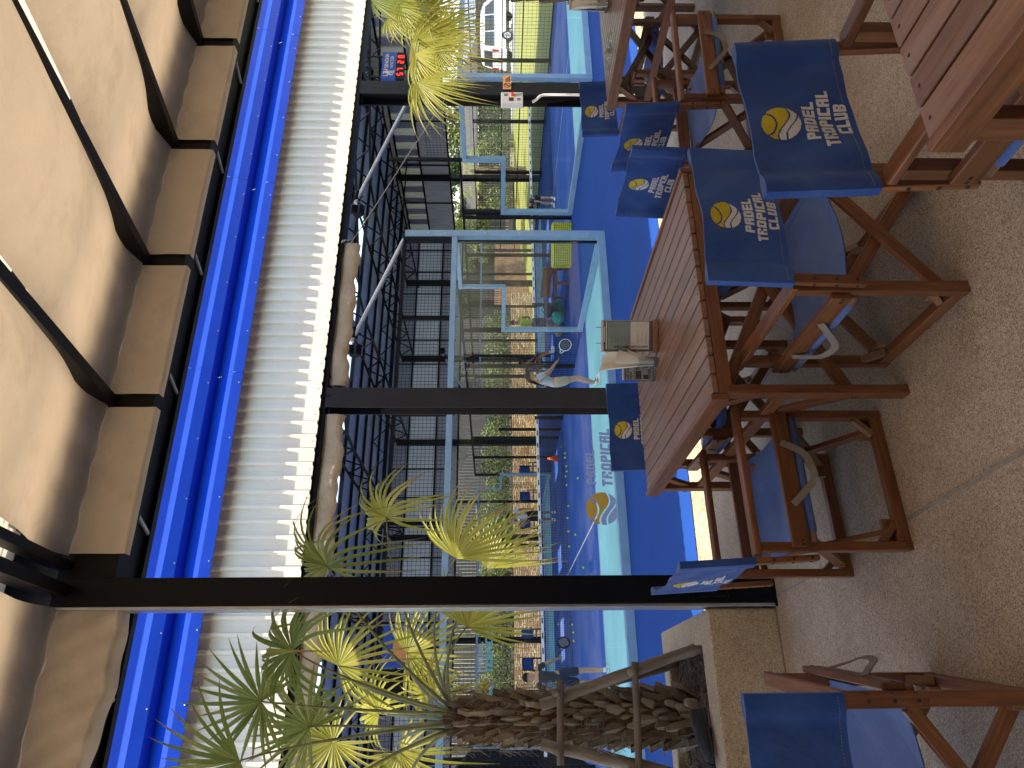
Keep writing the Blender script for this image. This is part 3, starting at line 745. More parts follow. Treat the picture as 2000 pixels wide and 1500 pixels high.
# fence along the right side of the second court
fen = thing('mesh_fence', 'tall black wire mesh fence between the second court and the grass bank', 'fence', (24.3, 20, G))
mb = MB(); bars_grid(mb, (24.3, 9, 0), (0, 1, 0), 25, G+.05, 2.6, .16, .16, .008); mb.build('wire_mesh', M['black'], fen)
for y in (11, 14.3, 17.6, 20.9, 24.2, 27.5, 30.8, 34):
    mb = MB(); mb.bx(24.24, 24.36, y-.06, y+.06, G, 2.65); mb.bx(24.15, 24.45, y-.15, y+.15, G, G+.03); mb.build('post', M['black'], fen)
for z in (G+.08, .55, 1.35, 2.62):
    mb = MB(); mb.bx(24.27, 24.33, 9, 34, z-.02, z+.02); mb.build('rail', M['black'], fen)
def netobj(x0, label):
    t = thing('court_net', label, 'net', (x0+5, 22, G), 'court nets')
    mb = MB(); bars_grid(mb, (x0, 22, 0), (1, 0, 0), 10, G+.03, .18, .05, .05, .007); mb.build('netting', M['net'], t)
    mb = MB(); mb.bx(x0, x0+10, 21.99, 22.01, .18, .265); tp = mb.build('tape', M['white'], t)
    mb = MB(); x = x0+.15
    while x < x0+9.9:
        mb.poly([(x, 21.985, .20), (x+.16, 21.985, .20), (x+.16, 21.985, .245), (x, 21.985, .245)]); x += .42
    sub(mb, 'print', M['ink_grey'], tp)
    for x in (x0-.02, x0+10.02):
        mb = MB(); mb.bx(x-.05, x+.05, 21.95, 22.05, G, .30); mb.build('net_post', M['black'], t)
netobj(-1, 'dark court net with white tape across the nearer court, tennis balls lying in front'); netobj(13.4, 'dark net of the court beyond the right column')
# lamp masts
def mast(c_, base, p, q, label):
    t = thing('floodlight_mast', label, 'floodlight', base, 'floodlight masts')
    mb = MB(); mb.tube([(base[0], base[1], base[2]), (base[0], base[1], p[2]+.05)], .05, 8); mb.build('pole', M['black'], t)
    mb = MB(); mb.tube([p, q], .045, 10); mb.build('arm', M['greysteel'], t)
    d = (V(q)-V(p)).normalized(); q = V(q)
    for s in (-1, 1):
        mb = MB(); c = q+V((.18*s, .03, .05*s-.05)); mb.beam(c+V((0, -.05, .06)), c+V((0, .05, -.03)), .22, .20)
        for k in range(5): mb.beam(c+V((-.09+.045*k, -.09, .10)), c+V((-.09+.045*k, -.01, .12)), .006, .12)
        l = mb.build('lamp_head', M['black'], t, bevel=.006)
        mb = MB(); e = c+V((0, .053, -.035)); mb.beam(e, e+V((0, .006, -.005)), .19, .17); sub(mb, 'lens', M['offwhite'], l)
    mb = MB(); mb.tube([q, q+V((.1, -.05, -.12)), q+V((.2, .02, -.16)), q+V((.16, .05, .02))], .008, 5); mb.build('cable', M['black'], t)
mast(0, (8.9, 12.12, G), (8.9, 12.1, 3.46), (6.48, 12.0, 4.30), 'slanting floodlight arm over the nearer court, left of its corner post')
mast(0, (13.3, 12.12, G), (12.95, 12.0, 3.46), (9.75, 12.0, 4.50), 'slanting floodlight arm reaching left from the right column toward the eave')
mast(0, (12.2, 28.2, G), (12.2, 28.2, 2.6), (14.6, 28.2, 3.95), 'small black floodlight arm far off in front of the grey end wall')
# ================================================================== FURNITURE
def make_chair(label):
    t = thing('director_chair', label, 'chair', (0, 0, 0), 'blue canvas folding chairs on the terrace')
    W = .25
    for s in (-1, 1):
        y = s*W
        mb = MB(); mb.beam((.268, y, 0), (.268, y, .572), .042, .034, (1, 0, 0)); mb.build('leg', M['teak'], t, bevel=.003)
        mb = MB(); mb.beam((-.268, y, 0), (-.268, y, .572), .042, .034, (1, 0, 0)); mb.build('leg', M['teak'], t, bevel=.003)
        mb = MB(); mb.beam((-.252, y, .024), (.252, y, .024), .036, .046); fr = mb.build('floor_rail', M['teak'], t, bevel=.003)
        for sx in (-1, 1):
            mb = MB(); mb.beam((sx*.185, y, .045), (sx*.252, y, .110), .024, .028, (0, 1, 0)); sub(mb, 'corner_block', M['teak_pale'], fr, bevel=.002)
        mb = MB(); mb.beam((-.30, y, .588), (.305, y, .588), .052, .026); mb.build('armrest', M['teak'], t, bevel=.006)
        mb = MB(); mb.beam((-.275, y+s*.034, .43), (.285, y+s*.034, .43), .022, .068); sr = mb.build('seat_rail', M['teak'], t, bevel=.004)
        mb = MB()
        for xx in (-.265, -.25, .262, .276):
            mb.beam((xx-.001, y+s*.045, .425+.01*(xx > 0)), (xx-.001, y+s*.0462, .425+.01*(xx > 0)), .009, .009)
        sub(mb, 'screw_plugs', M['hole'], sr)
        mb = MB(); yo = y+s*.052
        pts = [(-.115+.25*k/14, y+s*(.047+.045*math.sin(math.pi*k/14)), .436-.082*math.sin(math.pi*k/14)**.8+.006*math.sin(k)) for k in range(15)]
        for (a, b) in zip(pts, pts[1:]): mb.beam(a, b, .026, .003, (0, s, .35))
        sub(mb, 'strap_handle', M['strap'], sr)
        mb = MB(); mb.tube([(-.255, y+s*.024, .375), (.285, y+s*.024, .375)], .014, 10); dw = mb.build('dowel', M['teak_pale'], t, smooth=True)
        mb = MB(); mb.tube([(-.215, y+s*.024, .375), (.245, y+s*.024, .375)], .0185, 12); sub(mb, 'canvas_roll', M['blue_seat'], dw, smooth=True)
        mb = MB(); mb.beam((-.308, y, .36), (-.337, y, .875), .038, .022, (1, 0, 0)); bp = mb.build('back_post', M['teak'], t, bevel=.004)
        mb = MB()
        for z in (.39, .46, .535):
            xx = -.308-.029*(z-.36)/.515; mb.ell((xx-.0115, y, z), (.003, .006, .006), 8, 5)
            mb.ell((xx, y+s*.0195, z), (.006, .003, .006), 8, 5)
        sub(mb, 'screw_plugs', M['hole'], bp)
    for sx, off in ((.205, .012), (-.205, -.012)):
        mb = MB(); mb.beam((sx, -.225, .055), (sx, .225, .375), .022, .045, (1, 0, 0), rad(90)); xl = mb.build('cross_leg', M['teak'], t, bevel=.003)
        mb = MB(); mb.ell((sx+math.copysign(.024, sx), 0, .215), (.006, .010, .010), 10, 6); sub(mb, 'pivot_bolt', M['screw'], xl)
        mb = MB(); mb.beam((sx+off*1.9, .225, .055), (sx+off*1.9, -.225, .375), .022, .045, (1, 0, 0), rad(90)); mb.build('cross_leg', M['teak'], t, bevel=.003)
        for s in (-1, 1):
            mb = MB(); mb.beam((sx-.04, s*.222, .06), (sx+.05, s*.222, .06), .02, .04); mb.build('hinge_block', M['teak_pale'], t, bevel=.003)
    # seat canvas
    def seat(a, b):
        x = -.225+.48*a; y = -W+2*W*b; q = (b-.5)*2
        sag = .042*(1-q*q)*(.75+.25*math.sin(math.pi*a))+.006*math.sin(x*21+y*9)*(1-q*q)
        return (x, y, .388-sag)
    mb = MB(); mb.grid(seat, 24, 24); mb.grid(lambda a, b: (lambda p: (p[0], p[1], p[2]-.004))(seat(a, b)), 24, 24, True)
    mb.build('seat_canvas', M['blue_seat'], t, smooth=True)
    # back canvas: sleeve over both posts
    zt, zb = .888, .605
    def axis_x(z): return -.308-.029*(z-.36)/.515
    def surf(y, z, side):
        q = y/W; inner = max(0, 1-q*q)
        k = (z-zb)/(zt-zb)
        bow = .020*inner*(.55+.45*k)
        wr = .005*inner*(math.sin(y*23+z*17)+.7*math.sin(y*37-z*31+1))+.05*max(0, abs(q)-.5)*max(0, .88-abs(q))*math.sin(z*46+3*q)
        thick = .0035 if abs(q) < .84 else .0035+.0125*math.sqrt(max(0, 1-((abs(q)-1)/.16)**2))
        ztop = z-.005*inner*k*(1+.8*math.sin(y*19+1))
        return (axis_x(z)-bow+wr+side*thick, y, ztop)
    YE = W*1.10
    mb = MB(); ny, nz = 44, 22
    for sd in (-1, 1):
        mb.grid(lambda a, b: surf(-YE+2*YE*a, zb+(zt-zb)*b, sd), ny, nz, sd > 0)
    for k in (0, 1):     # hems and side edges close the sleeve
        z = zb if k == 0 else zt
        mb.grid(lambda a, b: tuple(V(surf(-YE+2*YE*a, z, -1)).lerp(V(surf(-YE+2*YE*a, z, 1)), b)), ny, 1, k == 0)
        yy = -YE if k == 0 else YE
        mb.grid(lambda a, b: tuple(V(surf(yy, zb+(zt-zb)*a, -1)).lerp(V(surf(yy, zb+(zt-zb)*a, 1)), b)), nz, 1, k == 1)
    bc = mb.build('back_canvas', M['blue_canvas'], t, smooth=True)
    mb = MB()
    for sd in (-1, 1):
        for zz in (zb+.02,):
            for i in range(60):
                a = -YE*.97+2*YE*.97*i/60; b = a+2*YE*.97/60*.6
                p, q = V(surf(a, zz, sd)), V(surf(b, zz, sd)); o = V((sd*.0012, 0, 0)); mb.beam(p+o, q+o, .0012, .0015)
    sub(mb, 'stitching', M['strap'], bc)
    for sd in (-1, 1):
        def mp(x, z):                 # x to the reader's right
            yy = x*(-1 if sd < 0 else 1)
            p = surf(yy, z, sd); return (p[0]+sd*.0022, p[1], p[2])
        mb = MB(); emblem(mb, -.02, .805, .053, mp, 40); lg = sub(mb, 'printed_emblem', [M['logo_yellow'], M['logo_white']], bc)
        mb = MB(); h = .034
        for txt, z in (('PADEL', .708), ('TROPICAL', .665), ('CLUB', .622)): block_text(mb, txt, -.015-block_width(txt, h*1.0)/2, z, h, mp)
        sub(mb, 'printed_words', M['logo_white'], bc)
    return t
chairs = [
 (1.528, 2.26, 90, 'director chair with its blue back to us at the near side of the menu table'),
 (1.465, 1.085, -88, 'nearest director chair, its big creased dark blue back beside the weathered corner table'),
 (-.17, 2.50, 82, 'director chair cut off by the photo edge in front of the stone planter'),
 (1.57, 3.66, -92, 'director chair behind the menu table, its dark navy back below the middle column'),
 (2.235, 3.0, 178, 'director chair at the right side of the menu table, its back partly behind the tabletop'),
 (3.24, 2.985, -6, 'director chair facing the wrapper table, its back between the two far tables'),
 (4.40, 3.92, -92, 'director chair at the far side of the wrapper table, below the electrical box'),
 (.835, 2.93, 1, 'director chair seen from its side beside the black post, pushed under the menu table'),
]
proto = make_chair(chairs[0][3])
proto.location = (chairs[0][0], chairs[0][1], 0); proto.rotation_euler = (0, 0, rad(chairs[0][2]))
for x, y, a, lb in chairs[1:]:
    dup(proto, (x, y, 0), rad(a), lb)

def make_table(label):
    t = thing('slatted_table', label, 'table', (0, 0, 0), 'slatted teak tables')
    hx, hy = .555, .645
    n = 13; w = (2*hx-.05)/n
    for i in range(n):
        x = -hx+.025+w*(i+.5)
        mb = MB(); mb.beam((x, -hy+.001, .739), (x, hy-.001, .739), w-.0095, .022); s = mb.build('slat', M['teak_top'], t, bevel=.0025)
        mb = MB()
        for yy in (-hy+.022, -.0, hy-.022): mb.ell((x, yy, .7503), (.0045, .0045, .0012), 8, 4)
        sub(mb, 'screw_plugs', M['hole'], s)
    for s in (-1, 1):
        mb = MB(); mb.beam((s*(hx-.011), -hy, .725), (s*(hx-.011), hy, .725), .024, .068); mb.build('edge_board', M['teak'], t, bevel=.003)
        mb = MB(); mb.beam((-hx+.025, s*(hy-.018), .698), (hx-.025, s*(hy-.018), .698), .026, .054); mb.build('apron', M['teak'], t, bevel=.003)
        for sx in (-1, 1):
            mb = MB(); mb.beam((sx*(hx-.045), s*(hy-.030), 0), (sx*(hx-.045), s*(hy-.030), .69), .055, .038, (1, 0, 0)); l = mb.build('leg', M['teak'], t, bevel=.004)
            mb = MB()
            for z in (.20, .212, .55, .562): mb.ell((sx*(hx-.045)+.008*(z*100 % 2-1), s*(hy-.030+.019), z), (.005, .002, .005), 8, 4); mb.ell((sx*(hx-.045+.0275), s*(hy-.03), z), (.002, .005, .005), 8, 4)
            sub(mb, 'screw_plugs', M['hole'], l)
        mb = MB()      # crossing braces between the legs of each end
        mb.beam((-(hx-.05), s*(hy-.06), .20), (hx-.10, s*(hy-.06), .66), .022, .05, (0, 1, 0), rad(90)); mb.build('cross_brace', M['teak'], t, bevel=.003); mb = MB(); mb.beam(((hx-.05), s*(hy-.09), .20), (-hx+.10, s*(hy-.09), .66), .022, .05, (0, 1, 0), rad(90))
        mb.build('cross_brace', M['teak'], t, bevel=.003)
        mb = MB(); mb.beam((s*(hx-.045), -hy+.06, .47), (s*(hx-.045), hy-.06, .47), .024, .05); mb.build('stretcher', M['teak'], t, bevel=.003)
        for sy in (-1, 1):
            mb = MB(); mb.beam((s*(hx-.05), sy*(hy-.05), .18), (s*(hx-.05), sy*(hy-.26), .46), .022, .045); mb.build('brace', M['teak'], t, bevel=.003)
            mb = MB(); mb.beam((s*(hx-.05), sy*(hy-.05), .55), (s*(hx-.05), sy*(hy-.17), .69), .022, .04); mb.build('brace', M['teak'], t, bevel=.003)
    return t
tb = make_table('slatted teak table holding the menu stand and napkins, in the middle of the terrace')
tb.location = (1.625, 3.075, 0)
dup(tb, (1.50, .365, 0), 0, 'weathered slatted teak table cut off at the corner, nearest to us')
dup(tb, (4.565, 3.235, 0), 0, 'slatted teak table with a plastic wrapper on it, far right of the terrace')

# ---- things on the tables
TZ = .7515
def frame_at(x, y, rz, lean=0):
    """local (right, up) board facing the camera side; returns mapping with depth offset"""
    c, s = math.cos(rz), math.sin(rz); cl, sl = math.cos(lean), math.sin(lean)
    def mp(u, w, d=0):
        yy = w*sl-d*cl; zz = w*cl+d*sl
        return (x+c*u-s*yy, y+s*u+c*yy, TZ+zz)
    return mp
def slab(mb, mp, u0, u1, w0, w1, d0, d1):
    a = [mp(u0, w0, d0), mp(u1, w0, d0), mp(u1, w1, d0), mp(u0, w1, d0)]
    mb.prism(a, V(mp(0, 0, d1))-V(mp(0, 0, d0)))
def menu_stand(x, y, rz, label, full=True):
    t = thing('menu_stand', label, 'menu stand', (x, y, TZ))
    m0 = frame_at(x, y, rz); mp = frame_at(x, y, rz, -.06)
    mb = MB(); slab(mb, m0, -.083, .083, 0, .022, -.035, .035); mb.build('wooden_foot', M['board'], t, bevel=.003)
    mb = MB(); slab(mb, mp, -.080, .080, .022, .285, -.010, -.003); mb.build('back_board', M['offwhite'], t, bevel=.002)
    mb = MB(); slab(mb, mp, -.077, .077, .024, .272, -.0025, .0012); mb.build('plastic_sleeve', M['ink_grey'], t)
    mb = MB(); slab(mb, mp, -.066, .074, .135, .252, .0016, .0024); pg = mb.build('menu_page', M['paper_teal'], t)
    mb = MB(); slab(mb, mp, -.066, .074, .040, .135, .0016, .0024); pg2 = mb.build('menu_page', M['paper'], t)
    mb = MB(); slab(mb, mp, -.066, .074, .256, .261, .0016, .0030); slab(mb, mp, -.03, .05, .266, .270, .0016, .004); mb.build('clip_bar', M['offwhite'], t)
    for u in (-.035, .045):
        mb = MB(); mb.tube([mp(u+.0, .272+.018+.022*math.sin(a), .0+.022*math.cos(a)) for a in [k*2*math.pi/14 for k in range(14)]], .0014, 5); mb.build('ring', M['ink'], t)
    if full:
        ux = V(mp(0, 1))-V(mp(0, 0)); uy = V(mp(-1, 0))-V(mp(0, 0))
        mb = MB(); text_mesh(mb, 'APPETIZERS', mp(-.048, .142, .0030), ux, uy, .0155, bold=.02); 
        for k in range(6):
            u = -.030+.0; w = .150+.0165*k
            for j in range(5):
                L = (.045, .055, .05, .03, .022)[j]; uu = -.028+.015*0
            for j, (ua, ub, th) in enumerate(((-.034, .000, .0018), (-.034, .012, .0009), (-.034, .020, .0009), (.046, .060, .0018))):
                for q in range(int((ub-ua)/.0022)):
                    if RN.random() < .8: slab(mb, mp, ua+q*.0022, ua+q*.0022+.0015, w-.003*(j % 3), w-.003*(j % 3)+th*.8, .0025, .0028)
        sub(mb, 'printed_words', M['ink'], pg)
        mb = MB(); text_mesh(mb, 'SANDWICHES', mp(-.048, .045, .0030), ux, uy, .0135, bold=.02)
        for k in range(3):
            w = .058+.021*k
            for j, (ua, ub, th) in enumerate(((-.034, .004, .0018), (-.034, .014, .0009), (-.034, .024, .0009), (.046, .060, .0018))):
                for q in range(int((ub-ua)/.0022)):
                    if RN.random() < .8: slab(mb, mp, ua+q*.0022, ua+q*.0022+.0015, w-.003*(j % 3), w-.003*(j % 3)+th*.8, .0025, .0028)
        sub(mb, 'printed_words', M['ink'], pg2)
    return t
menu_stand(1.742, 3.165, rad(-28), 'menu stand on a wooden foot beside the napkins, two ring binders on top')
menu_stand(4.72, 3.52, rad(-35), 'menu stand on the far right table by the photo edge, partly cut off', False)
def napkin_glass(x, y, label):
    t = thing('napkin_glass', label, 'napkin glass', (x, y, TZ))
    mb = MB(); mb.lathe((x, y, TZ), [(.024, 0), (.030, .001), (.031, .012), (.0335, .10), (.0325, .10), (.030, .018), (.002, .014)], 28); mb.build('tumbler', M['drink_glass'], t, smooth=True)
    mb = MB()
    def cone(a, b):
        th = -2.3+a*5.6; k = b
        r = .020+.042*k**1.2*(1-.12*math.sin(th*2)); top = .018+.225*k+.045*k*math.cos(th-1.9)+.012*k*math.sin(3*th)
        r *= 1-.10*a
        return (x+r*math.cos(th)*.9+.012*k, y+r*math.sin(th)*.75, TZ+top)
    mb.grid(cone, 40, 14)
    def fold(a, b):
        th = -1.6+a*2.1; r = .026+.046*b; return (x+r*math.cos(th)*.95+.010*b, y+r*math.sin(th)*.8-.004, TZ+.05+.12*b*(.4+.6*a)+.04*b)
    mb.grid(fold, 16, 8)
    mb.build('napkin', M['napkin'], t, smooth=True); return t
napkin_glass(1.618, 3.215, 'folded white paper napkins standing in a glass tumbler next to the menu stand')
napkin_glass(4.60, 3.47, 'white napkins in a glass beside the cut off menu stand on the far table')
t = thing('leaflet_holder', 'clear holder with a printed leaflet behind the napkin glass', 'leaflet', (1.615, 3.285, TZ))
mp = frame_at(1.615, 3.285, rad(-22), -.05); m0 = frame_at(1.615, 3.285, rad(-22))
mb = MB(); slab(mb, m0, -.062, .062, 0, .006, -.03, .03); slab(mb, mp, -.062, .062, .006, .16, .0015, .0028); slab(mb, mp, -.062, .062, .006, .16, -.004, -.0025); mb.build('acrylic_holder', M['clear'], t)
mb = MB(); slab(mb, mp, -.056, .056, .010, .168, -.0015, -.0005); lf = mb.build('leaflet', M['paper'], t)
ux = V(mp(1, 0))-V(mp(0, 0)); uy = V(mp(0, 1))-V(mp(0, 0)); mb = MB()
for k, w_ in enumerate(('PREPARE', 'LIKE THE', 'PROS!')): text_mesh(mb, w_, mp(-.052, .146-.0145*k, .0002), ux, uy, .0145, bold=.03)
for k in range(2):
    for q in range(22):
        if RN.random() < .8: slab(mb, mp, -.052+q*.0045, -.0485+q*.0045, .105-.004*k, .107-.004*k, -.0003, .0002)
for k in range(3):
    for q in range(22):
        if RN.random() < .8: slab(mb, mp, -.052+q*.0045, -.0485+q*.0045, .018+.006*k, .021+.006*k, -.0003, .0002)
sub(mb, 'printed_words', M['ink'], lf)
mb = MB()
for a, b, c, d in ((-.052, -.008, .068, .098), (-.003, .022, .078, .098), (-.050, -.028, .032, .058), (.002, .045, .034, .060), (.026, .05, .066, .098)): slab(mb, mp, a, b, c, d, -.0003, .0002)
sub(mb, 'printed_photos', M['ink_grey'], lf)
mb = MB()
def wrap(a, b):
    return (4.13+.20*a-.03*b, 3.42+.22*b+.04*a, TZ+.012+.028*abs(math.sin(a*7+b*5))*(.4+.6*math.sin(b*9+a*3)**2)+.01*math.sin(a*19))
mb.grid(wrap, 14, 14); tag(mb.build('plastic_wrapper', M['clear'], smooth=False, o=(4.2, 3.5, TZ)), 'crumpled clear plastic wrapper lying on the far right table', 'wrapper')

# ================================================================== PLANTER, PALMS
pl = thing('stone_planter', 'low pebbled plaster planter box with bark mulch around the palm', 'planter', (-1.5, 4.75, 0))
mb = MB(); HH = .39
mb.bx(-3.4, .545, 4.12, 4.32, 0, HH); mb.bx(.38, .545, 4.322, 5.36, 0, HH); mb.bx(-3.4, .378, 5.20, 5.36, -.6, HH); mb.build('wall', M['planter'], pl, bevel=.012)
mb = MB()
mb.grid(lambda a, b: (-3.4+3.78*a, 4.321+.878*b, .30+.02*math.sin(a*40+b*7)+.018*math.sin(b*23+a*11)), 60, 20)
soil_o = mb.build('mulch', M['soil'], pl, smooth=True)
mb = MB()
for i in range(900):
    x = RN.uniform(-.9, .36); y = RN.uniform(4.34, 5.18); a = RN.uniform(0, 6.28); L = RN.uniform(.012, .045); z = .325+RN.uniform(-.01, .02)
    mb.beam((x, y, z), (x+L*math.cos(a), y+L*math.sin(a), z+RN.uniform(-.012, .012)), RN.uniform(.005, .016), .004)
c_ = sub(mb, 'bark_chips', M['chips'], soil_o); c_['kind'] = 'stuff'

def fan(mb, hub, axis, nrm, L, n, spread, droop, stiff=.5, cup=.1):
    hub = V(hub); ax = V(axis).normalized(); nr = V(nrm); nr = (nr-ax*nr.dot(ax)).normalized(); sd = ax.cross(nr)
    st = rad(spread)/n
    for k in range(n):
        a = -rad(spread)/2+st*(k+.5)+RN.uniform(-.25, .25)*st
        d = ax*math.cos(a)+sd*math.sin(a)
        l = L*RN.uniform(.82, 1.08)*(.72+.28*math.cos(a*.55)); dr = droop*RN.uniform(.55, 1.5); tw = RN.uniform(-.5, .5)
        side = nr.cross(d).normalized(); ns = 8; prev = None
        bend = RN.uniform(.5, .75) if RN.random() < .25*min(1, droop*2) else 2
        for i in range(ns+1):
            r = i/ns
            p = hub+d*l*r+nr*(cup*l*math.sin(r*2.2))
            f_ = max(0, r-.25)
            p += V((0, 0, -1))*(dr*l*f_*f_*1.3)
            if r > bend: p += V((0, 0, -1))*(r-bend)*l*.8-d*(r-bend)*l*.35
            if r < .34: w = min(2*math.tan(st/2)*l*r*1.04, .042)+.002
            else: w = min(2*math.tan(st/2)*l*.34, .026)*(1-((r-.34)/.66)**1.7)+.0015
            t_ = tw*max(0, r-.4); s2 = side*math.cos(t_)+nr*math.sin(t_)
            q = [mb.vert(p-s2*w/2), mb.vert(p-nr*w*.28), mb.vert(p+s2*w/2)]
            if prev:
                uvv = [((i-1)/ns, 0), ((i-1)/ns, 1), (r, 1), (r, 0)]; mb.face((prev[0], prev[1], q[1], q[0]), uvv); mb.face((prev[1], prev[2], q[2], q[1]), uvv)
            prev = q
def bez(a, b, c, n=10):
    a, b, c = V(a), V(b), V(c); return [a*(1-t)**2+b*2*t*(1-t)+c*t*t for t in [i/n for i in range(n+1)]]
def palm(name, label, base, crown, fronds, r0, r1, detailed=True):
    t = thing(name, label, 'palm tree', base)
    bx_, by_, bz = base; cz = crown[2]
    mb = MB(); H = cz-bz
    mb.lathe(base, [(r0*.75, 0), (r0*.82, H*.25), (r1*1.0, H*.75), (r1*.8, H*.97), (r1*.3, H+.05)], 16)
    tr = mb.build('trunk', M['fibre'], t, smooth=True)
    mb = MB(); rows = 22 if detailed else 10; per = 12 if detailed else 8
    for i in range(rows):
        z = bz+.02+H*.93*i/rows; k = i/rows; R = (r0*(1-k)+r1*k)*.86
        for j in range(per):
            th = (j+.5*(i % 2)+RN.uniform(-.15, .15))*2*math.pi/per
            out = V((math.cos(th), math.sin(th), 0)); tg = V((-math.sin(th), math.cos(th), 0))
            h_ = H/rows*RN.uniform(1.3, 2.5); w = 2*math.pi*R/per*RN.uniform(.6, .98); fl = RN.uniform(.018, .055)*(1 if k < .8 else .75); skew = RN.uniform(-.02, .02)
            lean = V((0, 0, 1))*h_
            pts = []
            for u, w2, o_ in ((0, .95, .0), (.35, 1.0, .35), (.75, .78, .8), (1.0, RN.uniform(.25, .62), 1.0)):
                c0 = V((bx_, by_, z+RN.uniform(-.006, .006)))+out*(R-.015+fl*o_+RN.uniform(-.003, .003))+lean*u+tg*skew*u
                pts.append((c0-tg*w*w2/2-out*.012, c0+out*.018, c0+tg*w*w2/2-out*.012, c0-out*.03))
            idx = [[mb.vert(p) for p in row] for row in pts]
            for A, B in zip(idx, idx[1:]):
                for a_, b_ in ((0, 1), (1, 2), (2, 3), (3, 0)): mb.face((A[a_], A[b_], B[b_], B[a_]))
            mb.face(idx[-1]); mb.face(idx[0][::-1])
    sub(mb, 'leaf_bases', M['boot'], tr)
    mb = MB()
    for i in range(420 if detailed else 40):
        th = RN.uniform(0, 6.28); z = RN.uniform(.30, 1.02); R = r1*1.05
        p = V((bx_+R*math.cos(th), by_+R*math.sin(th), bz+H*z)); mb.tube([p, p+V((.05*math.cos(th), .05*math.sin(th), .06)), p+V((.09*math.cos(th+.6), .09*math.sin(th+.6), RN.uniform(-.05, .08)))], .0016, 3, False)
    sub(mb, 'loose_fibres', M['boot'], tr)
    for hub, ax, nr, L, n, sp, dr, mat in fronds:
        hub = V(hub); c0 = V(crown); up = RN.uniform(.12, .30)
        off = (hub-c0); off.z = 0
        if off.length > .01: off = off.normalized()*r1*.5
        mb = MB(); ctl = (c0+hub)/2+V((0, 0, up))
        stalk = bez(c0+off, ctl, hub, 12); mb.tube(stalk, [.013-.008*i/12 for i in range(13)], 6)
        fr = mb.build('frond', M['petiole'], t, smooth=True)
        mb = MB(); fan(mb, hub, ax, nr, L, n, sp, dr); sub(mb, 'leaf_fan', M[mat], fr)
    return t
Rr = V((.906, -.423, 0)); Tc = V((-.42, -.9, .05)); Up = V((0, 0, 1))
g_, y_ = 'palm_shade', 'palm_sunlit'
fr1 = [
 ((.104, 4.7, 2.964), Up*1+Rr*.15, Tc, .46, 24, 285, .03, g_),
 ((-.038, 4.9, 2.707), Up*.8+Rr*.5, Tc, .46, 24, 260, .08, g_),
 ((.365, 4.42, 2.74), Rr*.3+Tc*.6+Up*.3, Up-Tc*.3, .50, 26, 300, .85, g_),
 ((.865, 4.55, 2.61), Rr*.7+Up*.45, Up*.4+Tc*.4, .62, 22, 250, .75, g_),
 ((1.346, 5.2, 2.37), Rr*.8+Up*.35, Up*.4+Tc*.5, .52, 20, 240, .75, y_),
 ((1.166, 5.8, 1.888), Rr*.9-Up*.25, Tc+Up*.3, .66, 22, 150, .35, y_),
 ((1.14, 6.1, 1.646), Rr*.9-Up*.45, Tc, .58, 22, 120, .2, y_),
 ((.357, 5.6, 2.71), Rr*.5-Up*.5, Tc+Up*.4, .56, 22, 230, .4, y_),
 ((.464, 5.9, 2.25), Rr*.2-Up*.8, Tc, .52, 24, 230, .25, y_),
 ((.152, 5.8, 2.015), Rr*.5+Up*.2, Tc+Up*.4, .42, 20, 230, .3, y_),
 ((-.144, 5.7, 2.72), Up*.3-Rr*.2, Tc, .46, 24, 320, .2, y_),
 ((-.217, 5.8, 2.26), -Rr*.5-Up*.4, Tc, .50, 22, 260, .35, y_),
 ((-.20, 4.5, 2.98), Up*.9-Rr*.35, Tc, .55, 18, 200, .1, g_),
 ((-.50, 4.7, 2.6), -Rr*.6+Up*.4, Tc+Up*.4, .55, 22, 240, .5, g_),
 ((-.55, 5.3, 2.1), -Rr*.8-Up*.1, Tc+Up*.5, .55, 22, 220, .5, y_),
 ((.05, 6.0, 2.45), Up*.2+Rr*.4, Up-Tc*.2, .5, 22, 260, .5, y_),
 ((.62, 5.6, 1.78), Rr*.7-Up*.4, Tc, .5, 20, 180, .3, y_),
]
palm('fan_palm', 'fan palm with shaggy trunk in the stone planter, staked with grey poles', (-.0, 4.9, .30), (0, 4.9, 1.84), fr1, .19, .128)
fr2 = [
 ((7.60, 6.3, 2.62), -Rr*.2-Up*.8, Tc, .72, 28, 165, .35, y_),
 ((8.20, 6.3, 2.45), -Rr*.1-Up*.9, Tc, .62, 24, 240, .3, y_),
 ((6.78, 6.15, 2.50), -Rr*.6-Up*.6, Tc, .70, 24, 130, .45, y_),
 ((8.0, 6.0, 3.10), Rr*.1-Up*.3, Tc+Up*.4, .55, 24, 200, .6, g_),
 ((8.2, 6.4, 2.95), Rr*.1-Up*.5, Tc, .50, 24, 260, .4, y_),
 ((8.15, 6.6, 2.30), -Rr*.4-Up*.6, Tc, .55, 24, 200, .3, y_),
 ((7.3, 6.2, 2.55), -Rr*.7-Up*.6, Tc+Up*.3, .60, 22, 130, .5, y_),
 ((8.9, 6.2, 3.0), Up, Tc, .6, 22, 260, .3, y_),
 ((7.35, 6.1, 2.30), -Rr*.5-Up*.8, Tc, .60, 22, 120, .3, y_),
 ((8.15, 6.2, 2.78), -Rr*.1-Up*.6, Tc+Up*.2, .58, 28, 240, .5, y_),
 ((7.1, 6.35, 2.55), -Rr*.6-Up*.7, Tc+Up*.2, .58, 24, 150, .4, y_),
 ((7.75, 6.25, 2.35), -Rr*.3-Up*.9, Tc, .60, 26, 170, .3, y_),
 ((8.3, 6.5, 2.7), -Rr*.5-Up*.3, Tc+Up*.3, .55, 24, 260, .5, y_),
]
palm('fan_palm', 'fan palm reaching in from the right edge, its yellow fronds hanging before the right column', (8.95, 6.5, G), (8.95, 6.5, 2.25), fr2, .2, .14, False)
